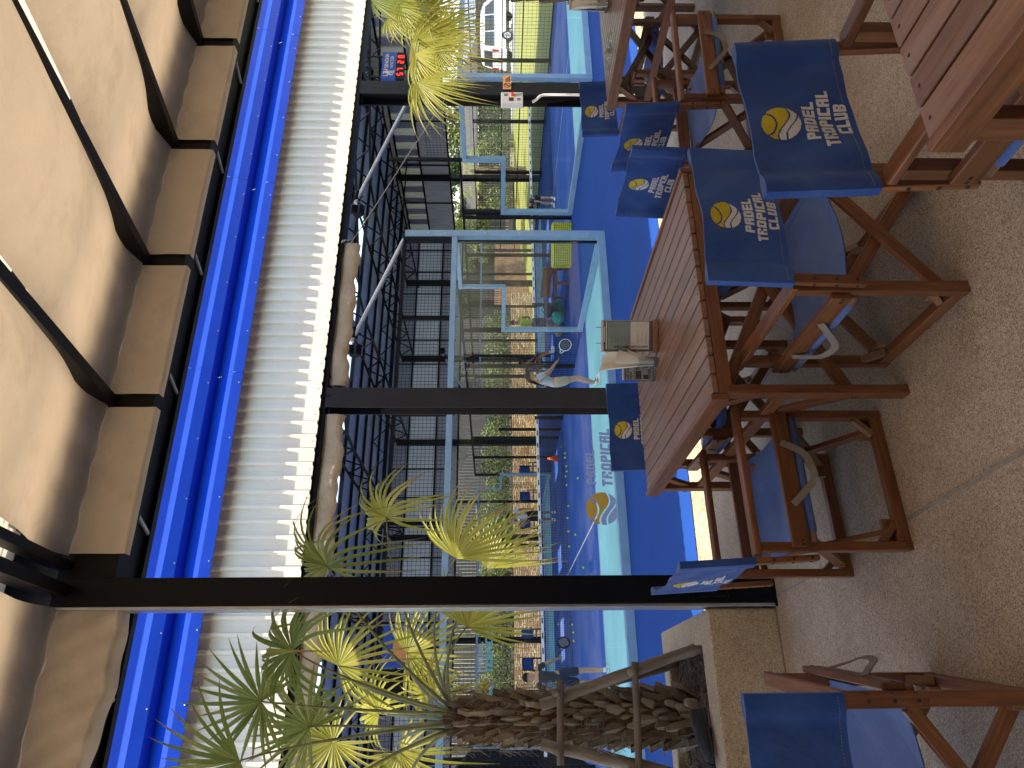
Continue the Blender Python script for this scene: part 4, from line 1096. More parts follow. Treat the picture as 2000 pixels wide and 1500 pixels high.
# wooden support tied round the planter palm
sp = thing('palm_stakes', 'grey wooden poles lashed as a support around the planter palm trunk', 'tree support', (0, 4.75, .3))
def pole(a, b, r): 
    mb = MB(); a, b = V(a), V(b); n = 9
    pts = [a+(b-a)*(i/n)+V((RN.uniform(-.006, .006), RN.uniform(-.006, .006), 0)) for i in range(n+1)]
    mb.tube(pts, [r*RN.uniform(.93, 1.06) for _ in pts], 9); return mb.build('pole', M['pole_wood'], sp, smooth=True)
pole((.39, 4.50, .30), (.07, 4.66, 1.30), .033); pole((-.36, 4.50, .30), (-.14, 4.66, 1.30), .033)
pole((.33, 5.18, .30), (.10, 5.10, 1.25), .03); pole((-.35, 5.18, .30), (-.14, 5.1, 1.25), .03)
pole((.30, 4.51, .745), (-.46, 4.50, .775), .021); pole((.20, 4.56, 1.185), (-.24, 4.56, 1.20), .022)
pole((.24, 4.45, .77), (.25, 5.25, .77), .021); pole((.13, 4.5, 1.21), (.13, 5.2, 1.21), .02); pole((-.27, 4.47, .80), (-.27, 5.25, .80), .02); pole((-.17, 4.5, 1.22), (-.17, 5.2, 1.22), .02)
# shoes left on the planter edge
def shoe(x, y, z, a, label):
    t = thing('shoe', label, 'shoe', (x, y, z))
    c, s = math.cos(a), math.sin(a)
    def P(u, w, h): return (x+c*u-s*w, y+s*u+c*w, z+h)
    def half(u): # width outline from heel -.14 to toe .14
        k = (u+.14)/.28; return .033+.014*math.sin(min(1, k*1.15)*math.pi*.8)-(.03*max(0, k-.86)/.14)
    mb = MB()
    mb.grid(lambda a_, b: P(-.14+.28*a_, half(-.14+.28*a_)*math.cos(b*2*math.pi)*1.06, .016+.016*math.sin(b*2*math.pi)+.012*max(0, a_-.75)), 20, 12)
    mb.build('sole', M['rubber'], t, smooth=True)
    mb = MB()
    def up(a_, b):
        u = -.136+.268*a_; th = b*math.pi; hgt = .085-.045*min(1, max(0, (a_-.30)/.45))-.022*max(0, a_-.8)/.2
        if a_ < .30: hgt = .088
        w = half(u); k = math.sin(th)
        open_ = .5 if a_ < .42 else 0
        return P(u, w*math.cos(th)*(1-.25*k*(a_ < .45)), .028+hgt*k**.7*(1-open_*max(0, k-.8)*1.5)*.8)
    mb.grid(up, 24, 14); mb.build('upper', M['suede'], t, smooth=True)
    mb = MB()
    for k in range(5): mb.beam(P(.0+.018*k, -.022, .088-.008*k), P(.012+.018*k, .022, .088-.008*k), .004, .003)
    mb.build('laces', M['ink'], t)
shoe(-.10, 4.30, HH+.012, rad(200), 'black shoe on the planter edge, nearer to the terrace')
shoe(-.20, 4.42, .345, rad(188), 'black shoe resting on the mulch behind its pair')
# ================================================================== PEOPLE
def skinmesh(nodes_, edges, mat, name, parent, sub_=2, hands=(), extra=None):
    """nodes_: {key: (pos, radius)}; one continuous skinned surface"""
    keys = list(nodes_); me = bpy.data.meshes.new('sk')
    me.from_pydata([nodes_[k][0] for k in keys], [(keys.index(a), keys.index(b)) for a, b in edges], [])
    ob = bpy.data.objects.new('sk', me); C.objects.link(ob)
    md = ob.modifiers.new('s', 'SKIN'); md.use_smooth_shade = True
    for i, k in enumerate(keys):
        r = nodes_[k][1]; r = r if isinstance(r, tuple) else (r, r)
        me.skin_vertices[0].data[i].radius = r
    me.skin_vertices[0].data[0].use_root = True
    sb = ob.modifiers.new('d', 'SUBSURF'); sb.levels = sub_; sb.render_levels = sub_
    dg = bpy.context.evaluated_depsgraph_get(); ev = ob.evaluated_get(dg); m2 = ev.to_mesh()
    mb = MB()
    for v in m2.vertices: mb.vert(v.co)
    for p in m2.polygons: mb.face(list(p.vertices), [(0, 0)]*len(p.vertices))
    ev.to_mesh_clear(); bpy.data.objects.remove(ob); bpy.data.meshes.remove(me)
    for wr, tip, side in hands:            # palm with five fingers of unequal length
        wr, tip, side = V(wr), V(tip), V(side).normalized(); d = (tip-wr).normalized(); nrm = d.cross(side)
        for i, (off, l) in enumerate(((-.030, .062), (-.010, .074), (.010, .070), (.028, .055))):
            b = wr+d*.075+side*off; mb.tube([b-d*.02, b+d*l*.5+nrm*.006, b+d*l*.85+nrm*.022, b+d*l+nrm*.034], [.009, .0085, .0075, .005], 6)
        b = wr+d*.03-side*.03; mb.tube([b, b-side*.025+d*.03, b-side*.03+d*.06+nrm*.01], [.011, .0095, .006], 6)
        mb.ell(wr+d*.045, (.036, .036, .02), 8, 6)
    if extra: extra(mb)
    return mb.build(name, mat, parent, smooth=True)
def person(label, loc, rz, P, skin, top, bottom, hair, hairlen=0, sc_=1.0, sleeves=.5, shorts=.9, shoes='white', ponytail=False):
    """P: joint positions (x forward, y left, z up) for a figure about 1.72 m tall"""
    t = thing('person', label, 'person', (0, 0, 0))
    J = {k: V(v) for k, v in P.items()}
    nk, hd = J['neck'], J['head']; up = (hd-nk).normalized(); fw = J['face'].normalized(); fw = (fw-up*fw.dot(up)).normalized(); sd = up.cross(fw)
    n = dict(pelvis=(J['pelvis'], (.125, .10)), waist=(J['waist'], (.112, .088)), chest=(J['chest'], (.135, .10)), nb=(J['chest'].lerp(nk, .72), (.085, .07)), neck=(nk, .052),
             jaw=(hd-up*.075+fw*.015, .062), head=(hd, (.078, .088)), crown=(hd+up*.07, .068))
    e = [('pelvis', 'waist'), ('waist', 'chest'), ('chest', 'nb'), ('nb', 'neck'), ('neck', 'jaw'), ('jaw', 'head'), ('head', 'crown')]
    for s in 'lr':
        n['sh'+s] = (J['sh'+s], .056); n['el'+s] = (J['el'+s], .038); n['wr'+s] = (J['wr'+s], .026); n['ha'+s] = (J['wr'+s]+(J['wr'+s]-J['el'+s]).normalized()*.05, (.030, .018))
        n['hp'+s] = (J['hp'+s], .092); n['kn'+s] = (J['kn'+s], .056); n['cf'+s] = (J['kn'+s].lerp(J['an'+s], .32), .055); n['an'+s] = (J['an'+s], .036); n['to'+s] = (J['to'+s], .034)
        e += [('nb', 'sh'+s), ('sh'+s, 'el'+s), ('el'+s, 'wr'+s), ('wr'+s, 'ha'+s), ('pelvis', 'hp'+s), ('hp'+s, 'kn'+s), ('kn'+s, 'cf'+s), ('cf'+s, 'an'+s), ('an'+s, 'to'+s)]
    def face(mb):
        c = hd-up*.01
        mb.ell(c+fw*.088-up*.012, (.013, .013, .020), 8, 6)
        for k in (-1, 1): mb.ell(c+sd*k*.078-up*.01, (.012, .014, .026), 8, 6)
        mb.ell(c+fw*.078-up*.055, (.018, .018, .006), 8, 5)
    hands = [(J['wr'+s], J['wr'+s]+(J['wr'+s]-J['el'+s]), sd if abs((J['wr'+s]-J['el'+s]).normalized().dot(sd)) < .8 else fw) for s in 'lr']
    body = skinmesh(n, e, M[skin], 'body', t, 2, hands, face)
    mb = MB()
    for k in (-1, 1): mb.ell(hd+fw*.082+sd*k*.030+up*.008, (.007, .007, .005), 8, 5)
    sub(mb, 'eyes', M['ink'], body)
    g = .014
    sn = dict(waist=(J['waist']-(J['chest']-J['waist'])*.85, (.142, .120)), wm=(J['waist'], (.122, .100)), chest=(J['chest'], (.150, .116)), nb=(J['chest'].lerp(nk, .68), (.094, .08)), nn=(J['chest'].lerp(nk, .9), .066))
    se = [('waist', 'wm'), ('wm', 'chest'), ('chest', 'nb'), ('nb', 'nn')]
    if sleeves:
        for s in 'lr':
            sn['sh'+s] = (J['sh'+s], .070); sn['sl'+s] = (J['sh'+s].lerp(J['el'+s], sleeves), .058); se += [('nb', 'sh'+s), ('sh'+s, 'sl'+s)]
    skinmesh(sn, se, M[top], 'shirt', body, 2)
    bn = dict(waist=(J['pelvis'].lerp(J['waist'], .85), (.122, .100)), pelvis=(J['pelvis'], (.142, .118))); be = [('waist', 'pelvis')]
    for s in 'lr':
        bn['hp'+s] = (J['hp'+s], .108); bn['th'+s] = (J['hp'+s].lerp(J['kn'+s], shorts), .090 if shorts < 1 else .072); be += [('pelvis', 'hp'+s), ('hp'+s, 'th'+s)]
    skinmesh(bn, be, M[bottom], 'shorts', body, 2)
    mb = MB()
    rot = Matrix((fw, sd, up)).transposed()
    def cap(a, b):
        th = a*2*math.pi; ph = (-.35 if hairlen else -.1)+b*(math.pi/2+(.35 if hairlen else .1)); x = math.cos(ph)*math.cos(th); 
        lo = .0 if x < .1 else .045*x
        return hd-fw*.006+rot @ V((.100*x, .090*math.cos(ph)*math.sin(th), max(lo, .105*math.sin(ph)+.012) if x > .1 else .105*math.sin(ph)+.012))
    mb.grid(cap, 20, 10)
    if hairlen: mb.tube([hd-fw*.07+up*.03, hd-fw*.105-up*.04, nk-fw*.10-up*.06, nk-fw*.085-up*(.06+hairlen)], [.035, .045, .035, .012], 8)
    sub(mb, 'hair', M[hair], body, smooth=True)
    for s in 'lr':
        a, b = J['an'+s], J['to'+s]; d = (b-a); d.z = 0; d = d.normalized() if d.length > .01 else V((1, 0, 0))
        c = (a+b)/2; c.z = min(a.z, b.z)-.005; mb = MB()
        mb.ell(c+d*.03, (.145, .050, .040), 12, 8, Matrix((d, V((-d.y, d.x, 0)), V((0, 0, 1)))).transposed()); mb.tube([a-V((0, 0, .02)), a+V((0, 0, .05))], [.045, .042], 10)
        sub(mb, 'shoe', M[shoes], body, smooth=True)
    t.location = loc; t.rotation_euler = (0, 0, rz); t.scale = (sc_,)*3
    return t
STAND = dict(pelvis=(0, 0, .95), waist=(0, 0, 1.08), chest=(.0, 0, 1.28), neck=(-.005, 0, 1.47), head=(.01, 0, 1.60), face=(1, 0, -.05),
  shl=(0, .18, 1.39), shr=(0, -.18, 1.39), ell=(-.03, .24, 1.12), elr=(-.03, -.24, 1.12), wrl=(.05, .25, .88), wrr=(.05, -.25, .88),
  hpl=(0, .09, .90), hpr=(0, -.09, .90), knl=(.02, .11, .50), knr=(.02, -.11, .50), anl=(-.02, .12, .09), anr=(-.02, -.12, .09), tol=(.13, .14, .035), tor=(.13, -.14, .035))
def pose(**k): d = dict(STAND); d.update(k); return d
def racket(label, p, d, nrm, mat='white'):
    p, d, nrm = V(p), V(d).normalized(), V(nrm).normalized(); s = d.cross(nrm).normalized()
    t = thing('racket', label, 'racket', p)
    mb = MB(); mb.tube([p-d*.05, p+d*.11], .016, 8); mb.build('grip', M['ink'], t)
    c = p+d*.335
    mb = MB(); mb.tube([c+(d*math.cos(a)*.135+s*math.sin(a)*.125) for a in [k*2*math.pi/28 for k in range(29)]], .011, 6); mb.tube([p+d*.10, c-d*.11+s*.06], .009, 6); mb.tube([p+d*.10, c-d*.11-s*.06], .009, 6); mb.build('frame', M[mat], t)
    mb = MB(); nn = 24; mb.prism([c+(d*math.cos(a)*.128+s*math.sin(a)*.118)-nrm*.009 for a in [k*2*math.pi/nn for k in range(nn)]], nrm*.018); f = mb.build('face', M['cloth_navy'], t)
    mb = MB()
    for i in range(-4, 5):
        for j in range(-4, 5):
            if i*i+j*j < 18:
                for sg in (-1, 1): q = c+d*i*.024+s*j*.024+nrm*sg*.0095; mb.prism([q+d*.006*math.cos(k*1.05)+s*.006*math.sin(k*1.05) for k in range(6)], nrm*sg*.0008)
    sub(mb, 'holes', M['logo_white'], f)
yaw = lambda a: rad(a)
# woman near the glass, back half turned, racket held low
person('woman with brown ponytail, grey shirt and beige skirt just inside the glass', (6.50, 13.85, G), yaw(-15),
  pose(chest=(.05, 0, 1.26), neck=(.10, 0, 1.44), head=(.15, 0, 1.555), shl=(.07, .18, 1.36), shr=(.08, -.17, 1.35), ell=(.20, .22, 1.12), wrl=(.42, .10, .98), elr=(.24, -.20, 1.10), wrr=(.45, -.08, .95),
       knl=(.10, .11, .50), knr=(.08, -.12, .50), anl=(.0, .14, .09), anr=(-.05, -.16, .09), tol=(.15, .16, .035), tor=(.10, -.18, .035)),
  'skin', 'shirt_grey', 'cloth_khaki', 'hair_brown', .20, .97, .55, .55)
racket('white framed racket held low by the woman just inside the glass', (6.97, 13.62, G+.90), (.85, -.1, -.48), (-.3, -.9, .2))
# coach in lime
person('dark haired man in a lime green shirt standing beyond the court side wall', (11.9, 20.7, G), yaw(100), pose(elr=(.0, -.26, 1.14), wrr=(.16, -.18, 1.02)), 'skin_dark', 'shirt_lime', 'cloth_navy', 'hair_brown', 0, 1.02, .6, .95)
# seated person in black
person('person in a black outfit sitting with knees bent beyond the court', (12.0, 24.0, G+.05), yaw(-60),
  pose(pelvis=(-.10, 0, .52), waist=(-.10, 0, .66), chest=(-.04, 0, .86), neck=(.0, 0, 1.05), head=(.05, 0, 1.17), shl=(-.03, .18, .97), shr=(-.03, -.18, .97), ell=(.08, .24, .74), elr=(.08, -.24, .74), wrl=(.30, .16, .66), wrr=(.30, -.16, .66),
       hpl=(-.06, .09, .50), hpr=(-.06, -.09, .50), knl=(.38, .12, .52), knr=(.38, -.12, .54), anl=(.44, .12, .09), anr=(.60, -.12, .16), tol=(.58, .13, .04), tor=(.74, -.12, .12)),
  'skin_dark', 'cloth_black', 'cloth_black', 'hair', .12, 1.05, .3, .5)
# player facing us beyond the net
person('player in white shirt and black shorts facing us beyond the net, one hand on hip', (6.86, 26.4, G), yaw(-112), pose(elr=(-.06, -.38, 1.16), wrr=(.05, -.22, 1.0), face=(1, 0, -.1)), 'skin_dark', 'shirt_grey', 'cloth_black', 'hair', 0, 1.08, .5, .9)
# player in charcoal seen from behind, left of the palm
person('player in charcoal shirt with black hair seen from behind, left of the planter palm', (.72, 15.0, G), yaw(80), pose(elr=(.10, -.27, 1.15), wrr=(.30, -.30, .98), head=(.03, .01, 1.60)), 'skin', 'cloth_char', 'cloth_navy', 'hair', 0, 1.0, .55, .8)
racket('dark racket in the hand of the player in charcoal', (1.12, 15.28, G+.97), (.75, .45, -.35), (.4, -.85, .1), 'black')
# player bending over in the second court
person('player in dark clothes bending over in the second court, white shoes', (17.75, 21.65, G), yaw(200),
  pose(pelvis=(-.12, 0, .80), waist=(.0, 0, .88), chest=(.20, 0, .93), neck=(.38, 0, .95), head=(.50, 0, .92), face=(.3, 0, -1), shl=(.30, .17, .92), shr=(.30, -.17, .92), ell=(.36, .19, .66), elr=(.36, -.19, .66), wrl=(.40, .14, .42), wrr=(.40, -.14, .42),
       hpl=(-.12, .09, .76), hpr=(-.12, -.09, .76), knl=(.02, .13, .44), knr=(-.06, -.14, .44)), 'skin', 'cloth_navy', 'cloth_black', 'hair_brown', 0, 1.0, .5, .8)

# ================================================================== SMALL THINGS ON AND ROUND THE COURTS
mb = MB(); mb.ell((0, 0, 0), (.033, .033, .033), 12, 8); b0 = mb.build('tennis_ball', M['ball'], smooth=True)
tag(b0, 'yellow tennis ball lying on the blue court by the net', 'tennis ball', 'tennis balls on the nearer court')
bs = []
for i in range(20): bs.append((RN.uniform(-.6, 8.4), 21.7-abs(RN.gauss(0, .5)) if i < 12 else RN.uniform(16, 27)))
for i, (x, y) in enumerate(bs):
    o = b0 if i == 0 else dup(b0); o.location = (x, y, G+.045)
t = thing('studded_block', 'lime yellow block of rows of round studs standing beside the court corner', 'foam block', (12.5, 17.3, G))
d = V((.895, -.446, 0)); nn_ = V((-.446, -.895, 0)); o0 = V((12.02, 17.55, G))
mb = MB(); L_ = 1.25; mb.prism([o0, o0+d*L_, o0+d*L_-nn_*.45, o0-nn_*.45], (0, 0, .56)); mb.build('core', M['lime_core'], t)
mb = MB()
for i in range(9):
    z = G+.04+i*.062
    for j in range(17): mb.ell(o0+d*(.04+j*.073)+V((0, 0, z-G)), (.042, .042, .027), 8, 5)
    for j in range(6): mb.ell(o0-nn_*(.04+j*.073)+V((0, 0, z-G)), (.034, .034, .027), 8, 5); mb.ell(o0+d*L_-nn_*(.04+j*.073)+V((0, 0, z-G)), (.034, .034, .027), 8, 5)
for i in range(17):
    for j in range(6): mb.ell(o0+d*(.04+i*.073)-nn_*(.04+j*.073)+V((0, 0, .565)), (.034, .034, .024), 8, 4)
mb.build('studs', M['lime_foam'], t)
t = thing('wooden_bench', 'brown wooden bench with blue cushion left of the yellow studded block', 'bench', (12.05, 18.9, G))
mb = MB(); mb.bx(11.75, 12.35, 18.1, 19.8, G+.40, G+.45); mb.build('seat', M['teak'], t)
for x, y in ((11.8, 18.15), (12.3, 18.15), (11.8, 19.75), (12.3, 19.75)):
    mb = MB(); mb.bx(x-.03, x+.03, y-.03, y+.03, G, G+.40); mb.build('leg', M['teak'], t)
mb = MB(); mb.bx(12.31, 12.35, 18.1, 19.8, G+.45, G+.8); mb.build('backrest', M['teak'], t)
mb = MB(); mb.bx(11.78, 12.28, 18.3, 19.1, G+.452, G+.52); mb.build('cushion', M['blue_canvas'], t, bevel=.02)
def bag(x, y, z, s, mat, label):
    t = thing('sports_bag', label, 'bag', (x, y, z)); mb = MB()
    mb.grid(lambda a, b: (x+s*.34*math.cos(a*6.283)*math.cos((b-.5)*3.1)**.7, y+s*.2*math.sin(a*6.283)*math.cos((b-.5)*3.1)**.7, z+s*(.16+.16*math.sin((b-.5)*3.1)+.02*math.sin(a*19))), 18, 10)
    mb.build('body', M[mat], t, smooth=True); mb = MB(); mb.tube(bez((x-s*.15, y, z+s*.30), (x, y, z+s*.55), (x+s*.15, y, z+s*.30)), .012, 5); mb.build('handle', M['ink'], t)
bag(11.7, 19.55, G+.45, .8, 'cloth_char', 'dark bag lying on the wooden bench'); bag(11.9, 20.0, G, 1.3, 'teal_bag', 'teal sports bag on the ground left of the wooden bench'); bag(11.6, 20.5, G, 1.0, 'strap', 'grey bag on the ground beside the teal bag')
t = thing('traffic_cone', 'small orange cone at the court side near the net end', 'cone', (8.5, 24.6, G))
mb = MB(); mb.lathe((8.5, 24.6, G+.02), [(.13, 0), (.02, .36)], 14); mb.build('body', M['cone'], t, smooth=True)
mb = MB(); mb.bx(8.34, 8.66, 24.44, 24.76, G, G+.02); mb.build('foot', M['cone'], t)
# things on the right column
t = thing('electrical_box', 'pale grey electrical box with red knob on the right column', 'electrical box', (7.44, 7.02, 1.36))
mb = MB(); mb.bx(7.36, 7.55, 7.00, 7.10, 1.21, 1.50); mb.build('case', M['box_grey'], t, bevel=.006)
mb = MB(); mb.bx(7.39, 7.45, 6.996, 7.0-.0005, 1.34, 1.40); mb.build('meter_window', M['ink'], t)
mb = MB(); mb.bx(7.40, 7.44, 6.996, 6.9995, 1.25, 1.29); mb.bx(7.48, 7.52, 6.996, 6.9995, 1.42, 1.46); mb.build('label_plate', M['ink_grey'], t)
mb = MB(); mb.bx(7.46, 7.52, 6.994, 6.9995, 1.325, 1.375); mb.build('switch_plate', M['yellow'], t)
mb = MB(); mb.tube([(7.49, 6.995, 1.35), (7.49, 6.965, 1.35)], .022, 14); mb.build('knob', M['red'], t)
mb = MB(); mb.tube([(7.47, 7.09, 1.08), (7.50, 7.08, 1.03), (7.56, 7.075, .98), (7.585, 7.075, .93), (7.59, 7.075, .8), (7.59, 7.075, -.3)], .018, 10)
tag(mb.build('conduit', M['white'], smooth=True, o=(7.59, 7.075, -.3)), 'white plastic conduit running down the right column below the electrical box', 'pipe')
t = thing('warning_sign', 'small orange brown plaque with a crossed circle on the right column', 'sign', (7.82, 7.09, 1.42))
mb = MB(); mb.bx(7.70, 7.95, 7.085, 7.095, 1.365, 1.475); pq = mb.build('plaque', M['plaque'], t)
mb = MB(); mb.tube([(7.765+.04*math.cos(a), 7.083, 1.42+.04*math.sin(a)) for a in [k*.3307 for k in range(20)]], .004, 4); mb.beam((7.737, 7.082, 1.392), (7.793, 7.082, 1.448), .006, .003); mb.beam((7.75, 7.083, 1.415), (7.78, 7.083, 1.43), .012, .002)
for k in range(3): mb.bx(7.83, 7.93-.02*k, 7.082, 7.0848, 1.385+.022*k, 1.395+.022*k)
sub(mb, 'symbol', M['ink'], pq)
# sponsor board with led digits above the second court
t = thing('sponsor_board', 'blue sponsor board reading SINGHA WATER with red led digits, hanging behind the yellow palm', 'sign', (12.3, 11, 3.45))
mb = MB(); mb.bx(12.22, 13.0, 11.0, 11.06, 3.70, 4.0); bd = mb.build('panel', M['sponsor'], t)
mb = MB(); text_mesh(mb, 'SINGHA', (12.53, 10.996, 3.865), (1, 0, 0), (0, 0, 1), .115, bold=.02); text_mesh(mb, 'WATER', (12.53, 10.996, 3.755), (1, 0, 0), (0, 0, 1), .105)
def lion(x, z):  # rough heraldic beast
    for a, b, c, d_ in ((0, .16, .10, .26), (.02, .26, .09, .33), (-.05, .12, .0, .20), (.10, .20, .17, .24), (.15, .22, .19, .32), (.0, .0, .04, .16), (.07, .02, .11, .16), (-.08, .02, -.04, .14), (-.12, .18, -.05, .22), (-.12, .22, -.09, .32), (-.02, .30, .03, .34), (.04, -.02, .14, .01)):
        mb.poly([(x+p*.68, 10.996, z+q*.68) for p, q in ((a, b), (c, b), (c, d_), (a, d_))])
lion(12.37, 3.735)
sub(mb, 'lettering', M['logo_white'], bd)
mb = MB(); mb.bx(12.22, 13.0, 11.0, 11.06, 3.52, 3.69); ld = mb.build('score_panel', M['black'], t)
def seg(x, z, s, on):
    w = .02; mb = MB()
    for k, (a, b, c, d_) in enumerate(((0, 1.0, .5, 1), (.5, .5, .5, 1), (.5, 0, .5, .5), (0, 0, .5, 0), (0, 0, 0, .5), (0, .5, 0, 1), (0, .5, .5, .5))):
        if on[k] == '1': mb.beam((x+a*s, 10.997, z+b*s), (x+c*s, 10.997, z+d_*s), w, .004, (0, 1, 0))
    sub(mb, 'led_digit', M['led'], ld)
seg(12.32, 3.55, .11, '1011011'); seg(12.46, 3.55, .11, '1110000'); seg(12.68, 3.55, .11, '1101101'); seg(12.84, 3.55, .11, '1111110')
mb = MB(); mb.beam((12.3, 11.03, 4.0), (12.3, 11.03, 5.2), .03, .03); mb.beam((12.9, 11.03, 4.0), (12.9, 11.03, 5.2), .03, .03); mb.build('hanger', M['black'], t)
# plain poster boards on the mesh
mb = MB(); mb.bx(.72, 1.36, 11.90, 11.93, 2.66, 3.34); t = mb.build('poster_board', M['sponsor'], o=(1.04, 11.9, 2.66)); tag(t, 'dark blue poster board with an orange disc on the mesh behind the black post', 'poster')
mb = MB(); mb.prism([(1.02+.22*math.cos(k*.2618), 11.897, 2.98+.2*math.sin(k*.2618)) for k in range(24)], (0, .002, 0)); sub(mb, 'disc', M['plaque'], t)
mb = MB(); mb.bx(.05, .70, 11.90, 11.93, 2.66, 3.34); t = mb.build('poster_board', M['black'], o=(.4, 11.9, 2.66)); tag(t, 'black poster board with faint print behind the palm fronds', 'poster')
mb = MB()
for k in range(4): mb.bx(.12, .58-.07*k, 11.896, 11.8985, 2.80+.07*k, 2.83+.07*k)
sub(mb, 'faint_print', M['ink_grey'], t)

# spectator seats beyond the far glass
def far_chair(x, y, rz, label):
    t = thing('spectator_chair', label, 'chair', (0, 0, 0), 'navy seats in front of the stone wall')
    mb = MB(); mb.grid(lambda a, b: (-.24+.48*a, -.27-.03*math.sin(math.pi*a), .60+.50*b), 8, 6); mb.grid(lambda a, b: (-.24+.48*a, -.255-.03*math.sin(math.pi*a), .60+.50*b), 8, 6, True); mb.build('back_canvas', M['blue_canvas'], t)
    mb = MB(); mb.bx(-.24, .24, -.24, .22, .44, .47); mb.build('seat', M['blue_canvas'], t)
    for sx in (-1, 1):
        for yy, zt in ((-.25, 1.12), (.22, .66)):
            mb = MB(); mb.bx(sx*.25-.02, sx*.25+.02, yy-.02, yy+.02, 0, zt); mb.build('leg', M['black'], t)
        mb = MB(); mb.bx(sx*.25-.025, sx*.25+.025, -.22, .24, .655, .68); mb.build('armrest', M['black'], t)
    t.location = (x, y, G); t.rotation_euler = (0, 0, rz); return t
fc = far_chair(-.6, 33.2, rad(180), 'navy canvas seat on the lawn in front of the stacked stone wall beyond the court')
for i, x in enumerate((.7, 2.1, 3.3, 5.2, 8.3, 9.6, 10.9)): dup(fc, (x, 33.2+.1*math.sin(i*3), G), rad(180+RN.uniform(-12, 12)))
dup(fc, (12.6, 25.0, G), rad(200), 'navy seat beside the person in black beyond the court'); 

# ================================================================== BACKGROUND
def wall(name, label, cat, p, q, z0, z1, th, mat, cap=None):
    p, q = V(p), V(q); d = (q-p).normalized(); n_ = V((d.y, -d.x, 0)); L = (q-p).length; mb = MB()
    a, b = p, q
    A = [(a.x, a.y, z0), (b.x, b.y, z0), (b.x, b.y, z1), (a.x, a.y, z1)]
    mb.poly(A, [(0, z0), (L, z0), (L, z1), (0, z1)]); B = [tuple(V(c)-n_*th) for c in A]; mb.poly(B[::-1], [(L, z0), (0, z0), (0, z1), (L, z1)])
    for i in range(4): j = (i+1) % 4; mb.poly([A[j], A[i], B[i], B[j]])
    o = mb.build(name, M[mat], o=(p.x, p.y, z0)); tag(o, label, cat); return o
wall('stone_wall', 'long stacked stone retaining wall beyond the far end of the courts', 'wall', (-12, 38, 0), (24, 38, 0), G, .66, .5, 'stone')
wall('brick_wall', 'red brick wall right of the court corner, behind the black mesh posts', 'wall', (24.5, 40, 0), (33, 44.5, 0), G, 1.7, .4, 'brickred')
mb = MB(); mb.poly([(-12, 38.5, .62), (24, 38.5, .62), (24, 44, .8), (-12, 44, .8)]); struct(mb, 'planting_bed', M['soil'])
def boards(name, label, cat, p, q, z0, z1, bw=.14):
    t = thing(name, label, cat, ((p[0]+q[0])/2, (p[1]+q[1])/2, z0)); p = V((*p, 0)); q = V((*q, 0)); d = (q-p).normalized(); L = (q-p).length; mb = MB(); k = 0
    while k*bw < L:
        c = p+d*(k*bw+bw/2); h = z1+RN.uniform(-.04, .04); mb.beam((c.x, c.y, z0), (c.x, c.y, h), bw-.012, .02+.012*(k % 2), V((-d.y, d.x, 0)).to_tuple() if False else (d.y, -d.x, 0)); k += 1
    mb.build('boards', M['timber'], t); mb = MB()
    for z in (z0+.3, (z0+z1)/2, z1-.3): mb.beam(p+V((0, 0, z))+V((-d.y, d.x, 0))*.05, q+V((0, 0, z))+V((-d.y, d.x, 0))*.05, .05, .08)
    mb.build('rails', M['timber'], t); return t
boards('timber_fence', 'tall grey board fence above the shrubs beyond the courts', 'fence', (-14, 43), (25, 43), .7, 4.5, .2)
boards('timber_fence', 'short run of dark board fence behind the red brick wall', 'fence', (24.5, 46), (35, 49), .3, 4.6, .2)
b_ = boards('timber_pavilion', 'grey board clad pavilion behind the trees on the right', 'building', (33, 46), (47, 40), .3, 3.0, .22)
mb = MB(); mb.prism([(32, 45.5, 3.0), (48, 39, 3.0), (50.5, 45, 4.6), (34.5, 51.5, 4.6)], (0, 0, .12)); mb.build('roof', M['timber'], b_)
b_ = boards('timber_shed', 'grey board shed behind the white van', 'building', (50, 46), (64, 38), .3, 3.4, .22)
mb = MB(); mb.prism([(49, 45.5, 3.4), (65, 37, 3.4), (68, 42, 4.8), (52, 50.5, 4.8)], (0, 0, .12)); mb.build('roof', M['greysteel'], b_)
def clump(mb, c, r, n, s, lean=0):
    c = V(c)
    for _ in range(n):
        while True:
            p = V((RN.uniform(-1, 1), RN.uniform(-1, 1), RN.uniform(-1, 1)))
            if .25 < p.length < 1: break
        p = V((p.x*r[0], p.y*r[1], p.z*r[2]))+c
        a, b = RN.uniform(0, 6.28), RN.uniform(-1, 1); d = V((math.cos(a), math.sin(a), b)).normalized(); e = d.cross(V((RN.uniform(-1, 1), RN.uniform(-1, 1), RN.uniform(-1, 1)))).normalized(); k = s*RN.uniform(.6, 1.3)
        mb.poly([p-d*k, p-e*k*.42, p+d*k, p+e*k*.42])
def tree(label, x, y, z, h, w, mat, seed):
    RN.seed(seed); t = thing('leafy_tree', label, 'tree', (x, y, z), 'trees beyond the courts')
    mb = MB(); top = V((x+RN.uniform(-.5, .5), y, z+h*.62)); mb.tube(bez((x, y, z), (x+RN.uniform(-.6, .6), y, z+h*.35), top), [.22-.014*i for i in range(11)], 8)
    cs = []
    for k in range(7):
        a = k*.9+RN.uniform(-.3, .3); e = V((x+w*.75*math.cos(a)*RN.uniform(.5, 1), y+w*.75*math.sin(a)*RN.uniform(.5, 1), z+h*RN.uniform(.5, .95))); cs.append(e)
        mb.tube(bez(V((x, y, z+h*.3)).lerp(top, RN.random()), (e+top)/2+V((0, 0, .4)), e), [.09-.007*i for i in range(11)], 6)
    mb.build('trunk', M['bark'], t, smooth=True); mb = MB()
    for e in cs+[top]: clump(mb, e, (w*.5*RN.uniform(.7, 1.1), w*.5, h*.17*RN.uniform(.7, 1.2)), 620, .20)
    mb.build('crown', M[mat], t); return t
